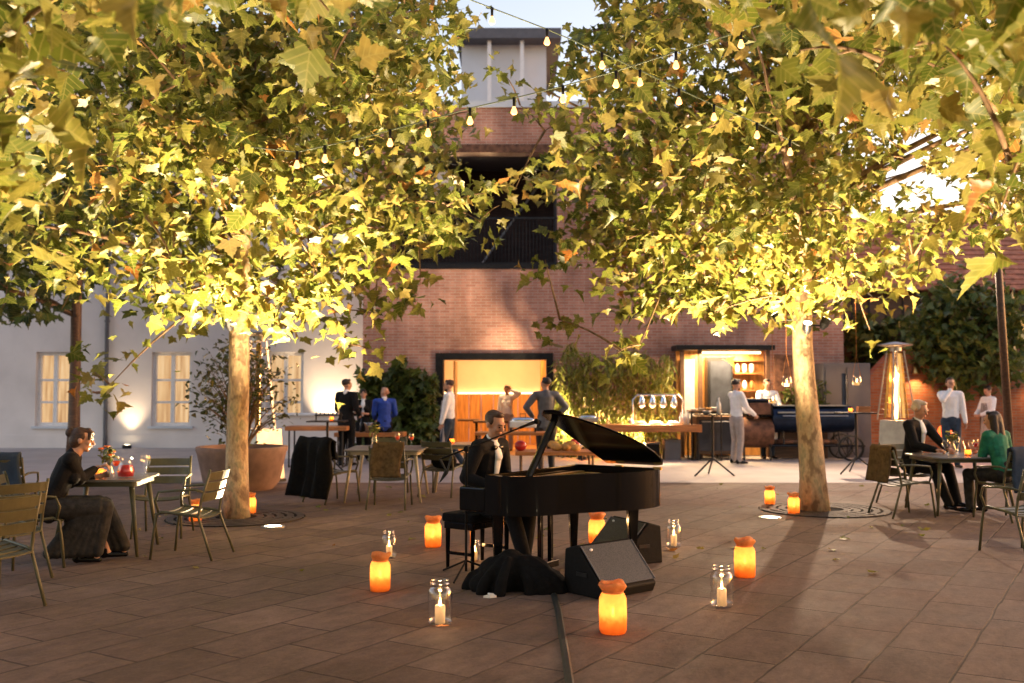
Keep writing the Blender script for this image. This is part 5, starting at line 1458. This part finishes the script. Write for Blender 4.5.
g = G(713, 476); cocktail('slim black tripod table in the open paving before the kiosk', g, .62, 1.14, .4)
lathe_thing('bowl', 'small steel bowl on the slim tripod table', 'bowl', (g.x - .1, g.y, 1.14), [('bowl_shell', 'steel', [(0, .002), (.05, .002), (.09, .06), (.085, .06), (.04, .01)])])
lathe_thing('bottle', 'white bottle on the slim tripod table', 'bottle', (g.x + .12, g.y, 1.14), [('bottle_body', 'shirt', BOT)], None, 10)
# kiosk
kx0, kx1 = PY(680, 400, 23.3).x, PY(770, 400, 23.3).x
kk = thing('kitchen_kiosk', 'lit wooden kitchen kiosk with shelves and a glass door fridge', 'kiosk', (0, 23.3, 0))
MB().bx(kx0, kx1, .5, .58, .02, 2.5).build('back_panel', 'wood_p', kk)
for x in (kx0, kx0 + .42, kx1 - .1): MB().bx(x, x + .09, -.1, -.01, 0, 2.5).build('post', 'wood_d', kk)
MB().bx(kx0 - .1, kx1 + .1, -.15, .6, 2.503, 2.62).build('roof', 'dark', kk)
m = MB(); m.bx(kx0 + .12, kx0 + .4, .3, .46, .9, 2.3); m.build('white_cabinet', 'chef', kk, False, .01)
fx = PY(722, 400, 23.2).x
fr = MB().bx(fx - .3, fx + .3, .05, .45, .1, 2.35).build('fridge', 'dark', kk, False, .01); MB().bx(fx - .24, fx + .24, .02, .048, .3, 2.25).build('glass_door', 'darkwin', fr)
for z in (1.15, 1.55, 1.95, 2.25):
    m = MB(); m.bx(fx + .35, kx1 - .12, .15, .48, z, z + .03); m.build('shelf', 'wood_o', kk)
rn = random.Random(2)
n = 0
for z in (1.18, 1.58, 1.98):
    for k in range(5):
        x = fx + .45 + k * .17
        if x > kx1 - .2: continue
        tag(MB().lathe([(0, .001), (.045, .001), (.055, .08), (.05, .1 + .1 * rn.random()), (.02, .22), (0, .22)], n=10).build('storage_jar', rn.choice(['shirt', 'steel', 'bread', 'wood_o', 'chef']), None, True, 0, (x, 23.3 + .28, z + .001)), 'small storage jar ' + {1.18: 'on the lowest', 1.58: 'on the middle', 1.98: 'on the top'}[z] + ' shelf of the lit kiosk', 'jar', 'jars on the kiosk shelves')
MB().bx(kx0 + .5, kx1 - .2, .0, .04, 2.42, 2.47).build('light_strip', 'led', kk)
lamp('AREA', ((kx0 + kx1) / 2, 23.1, 2.4), 420, (1, .66, .32), ((kx0 + kx1) / 2, 23.2, 0), 1.2)
t = thing('wooden_slab', 'tall reddish wooden slab leaning beside the kiosk', 'board', (PY(781, 400, 23.3).x, 23.2, 0))
MB().box((0, 0, 1.2), (.42, .07, 2.4), 0, R(-3), R(3)).build('board', 'rust', t, False, .01)

# ---- offset smoker on a cart
g = G(800, 460); sm = thing('barbecue_smoker', 'long dark blue offset barbecue smoker on wheels behind the right trunk', 'smoker', (0, g.y, 0))
sY = 0.0; x0, x1 = PY(770, 420, g.y).x, PY(852, 420, g.y).x
def hdrum(m, xa, xb, z, r, n=24): 
    k = [(xa, r * .93), (xa + .02, r), (xb - .02, r), (xb, r * .93)]
    return m.tube([(a, sY, z) for a, _ in k], [b for _, b in k], n)
hdrum(MB(), x0, x1, .92, .30).build('drum', 'bluemetal', sm, 2)
m = MB(); m.bx(x0 + .1, x1 - .1, -.32, -.26, 1.06, 1.09); m.tube([(x0 + .2, -.36, 1.0), (x1 - .2, -.36, 1.0)], .015, 6); m.build('door_handle', 'steel', sm)
m = MB(); m.bx(x0 + .05, x1 - .2, -.2, .25, 1.215, 1.235); m.build('top_shelf', 'steel', sm)
fx0, fx1 = PY(737, 420, g.y).x, PY(771, 420, g.y).x
hdrum(MB(), fx0, fx1, .62, .34).build('firebox', 'rust', sm, 2)
MB().bx(fx0 + .16, fx1 - .03, -.30, .3, .98, 1.33).build('upright_chamber', 'blackp', sm, False, .04)
MB().bx(fx0 + .22, fx1 - .08, -.33, -.303, 1.03, 1.29).build('door', 'rust', sm, False, .01)
MB().bx(fx0 + .12, fx1 - .0, -.30, .3, 1.333, 1.38).build('chamber_lid', 'bluemetal', sm, False, .01)
MB().cyl((x1 - .12, .08, 1.2), .07, .75, 12).build('chimney', 'bluemetal', sm)
m = MB()
for x in (fx0 + .1, fx1 - .08): m.tube([(x, -.25, 0), (x, -.2, .4)], .025, 6); m.tube([(x, .25, 0), (x, .2, .4)], .025, 6)
m.tube([(fx1 - .05, -.25, .33), (x1 + .2, -.25, .33)], .025, 6); m.tube([(fx1 - .05, .25, .33), (x1 + .2, .25, .33)], .025, 6)
for x in (x0 + .25, x1 - .35): m.tube([(x, -.25, .33), (x, -.15, .66)], .02, 6); m.tube([(x, .25, .33), (x, .15, .66)], .02, 6)
m.build('cart_frame', 'dark', sm)
wx = PY(846, 440, g.y).x
for y in (-.34, .34):
    tw = MB().lathe([(.25, -.02), (.29, -.02), (.29, .02), (.25, .02), (.25, -.02)], n=28, close=False)
    tw.v = [(x + wx, z + y, yy + .29) for x, yy, z in tw.v]
    w_ = tw.build('wheel', 'rubber', sm, True)
    m = MB()
    for k in range(6): m.tube([(wx, y, .29), (wx + .25 * math.cos(k * PI / 3), y, .29 + .25 * math.sin(k * PI / 3))], .009, 5)
    m.build('spokes', 'dark', w_)
for k in range(7):
    x = x0 + .1 + k * .2; tag(MB().cap((-.13, 0, .06), .055, (.15, 0, .06), .05, None, 1, 9).build('firewood_log', 'rust' if k % 2 else 'wood_d', None, True, 0, (x, g.y + rn.uniform(-.1, .1), .355), rn.uniform(-.3, .3)), 'split log stacked on the cart below the smoker drum', 'log', 'firewood logs under the smoker')

# ---- cocktail table by the heater, hanging lanterns
g = G(857, 474); cocktail('tall tripod cocktail table beside the pyramid heater', g, .66, 1.16, .5)
tealight('tealight on the cocktail table by the heater', g + Vector((-.1, 0, 1.16)), .7)
t = thing('wooden_box', 'small orange wooden box on the cocktail table by the heater', 'box', g + Vector((.16, .05, 1.16)))
m = MB(); m.bx(-.11, .11, -.08, -.065, 0, .11); m.bx(-.11, .11, .065, .08, 0, .11); m.bx(-.11, -.095, -.064, .064, 0, .11); m.bx(.095, .11, -.064, .064, 0, .11); m.bx(-.094, .094, -.064, .064, .0, .012); m.build('box_sides', 'wood_o', t)
for px, py, Y, zt_, lab in ((857, 386, 13.6, 3.0, 'hanging glass candle lantern right of the right trunk'), (787, 387, 12.7, 3.1, 'hanging glass candle lantern just left of the right trunk'), (773, 404, 14.2, 3.1, 'lower hanging candle lantern left of the right trunk')):
    p = PY(px, py, Y); t = thing('hanging_lantern', lab, 'lantern', p, 0, 'candle lanterns hung from the right tree')
    MB().lathe([(0, .002), (.055, .002), (.062, .03), (.062, .10), (.05, .125), (.055, .14)], n=16, close=False).build('glass_cup', 'glass', t, True)
    m = MB(); m.tube([(-.055, 0, .13), (0, 0, .42), (.055, 0, .13)], .004, 5); m.tube([(0, 0, .42), (0, 0, zt_ - p.z)], .004, 5); m.build('cord', 'wood_o', t)
    MB().cyl((0, 0, .008), .035, .04, 12).build('candle', 'wax', t); MB().ell((0, 0, .07), (.009, .009, .02)).build('flame', 'flame', t, True)
    lamp('POINT', (0, 0, .08), 1.2, (1, .5, .16), size=.015, parent=t)
g = G(968, 468); t = thing('ball_lantern', 'round red glowing lantern by the brick wall between the two waiters', 'lantern', (g.x + .25, g.y + 1.6, 0))
MB().ell((0, 0, .66), .16).build('lamp_shade', 'redlamp', t, True); MB().cyl((0, 0, 0), .02, .52, 8).build('pole', 'dark', t); MB().cyl((0, 0, 0), .13, .02, 14).build('base', 'dark', t)
lamp('POINT', (g.x + .25, g.y + 1.2, .9), 30, (1, .3, .08), size=.1)
# wall wash lamps on the old brick wall
for x, lab in ((9.9, 'brass wall lamp on the old brick wall behind the heater'), (13.0, 'brass wall lamp on the old brick wall at the right edge')):
    t = thing('wall_lamp', lab, 'wall lamp', (x, 24.38, 2.1), 0, 'lamps on the brick wall')
    MB().lathe([(.05, -.12), (.10, -.14), (.10, -.12), (.06, .1), (.0, .11)], n=14, close=False).build('lamp_shade', 'brass', t, True); MB().tube([(0, 0, .1), (0, .1, .1)], .015, 6).build('bracket', 'dark', t)
    lamp('SPOT', (x, 24.28, 1.95), 120, (1, .55, .22), (x, 24.5, .4), .05, 120, .8)

# ================================================================== STRING LIGHTS
def string_lights(label, cable, bulbs):
    root = thing('string_lights', label, 'string lights', cable[0], 0, 'festoon strings between the trees')
    o = Vector(cable[0])
    m = MB(); P = []
    for i in range(len(cable) - 1):
        for q in range(8): t = q / 8; P.append(Vector(cable[i]).lerp(Vector(cable[i + 1]), t) - o)
    P.append(Vector(cable[-1]) - o); m.tube(P, .0055, 6).build('cable', 'cable_green', root, True)
    proto = None
    for b in bulbs:
        b = Vector(b) - o
        if proto is None:
            bo = MB().tube([(0, 0, -.075), (0, 0, -.09), (0, 0, -.115), (0, 0, -.132), (0, 0, -.146), (0, 0, -.15)], [.011, .016, .026, .029, .019, .005], 12).build('bulb', 'bulb', root, True)
            so_ = MB().tube([(0, 0, .005), (0, 0, -.076)], [.014, .012], 10).build('socket', 'blackp', bo, True)
            bo.location = b; proto = (bo, so_)
        else:
            bo = proto[0].copy(); C.objects.link(bo); bo.parent = root; bo.location = b
            so_ = proto[1].copy(); C.objects.link(so_); so_.parent = bo
MT['cable_green'] = M('green_cable', (.07, .09, .05), .5, 0, .1, 5, .02)
yA = lambda px: 8.9 - (px - 280) / 520 * .5
A = [(250, 147), (297, 152), (357, 139), (428, 120), (470, 108), (514, 98), (563, 86), (616, 71), (676, 52), (741, 31), (810, 10), (870, -15)]
string_lights('longer string of warm bulbs rising to the right between the plane trees', [PY(x, y, yA(x)) for x, y in A], [PY(x, y, yA(x)) for x, y in ((297, 152), (325, 146), (357, 139), (390, 130), (428, 120), (470, 108), (514, 98), (563, 86), (616, 71), (676, 52), (741, 31))])
yB = lambda px: 8.8 + (px - 440) / 380 * .6
Bc = [(440, -12), (492, 8), (547, 29), (600, 52), (640, 70), (679, 89), (714, 105), (760, 124), (800, 146)]
string_lights('shorter string of warm bulbs falling to the right into the right tree', [PY(x, y, yB(x)) for x, y in Bc], [PY(x, y, yB(x)) for x, y in ((492, 8), (547, 29), (602, 53), (640, 70), (679, 89), (714, 105), (757, 123), (790, 140))])
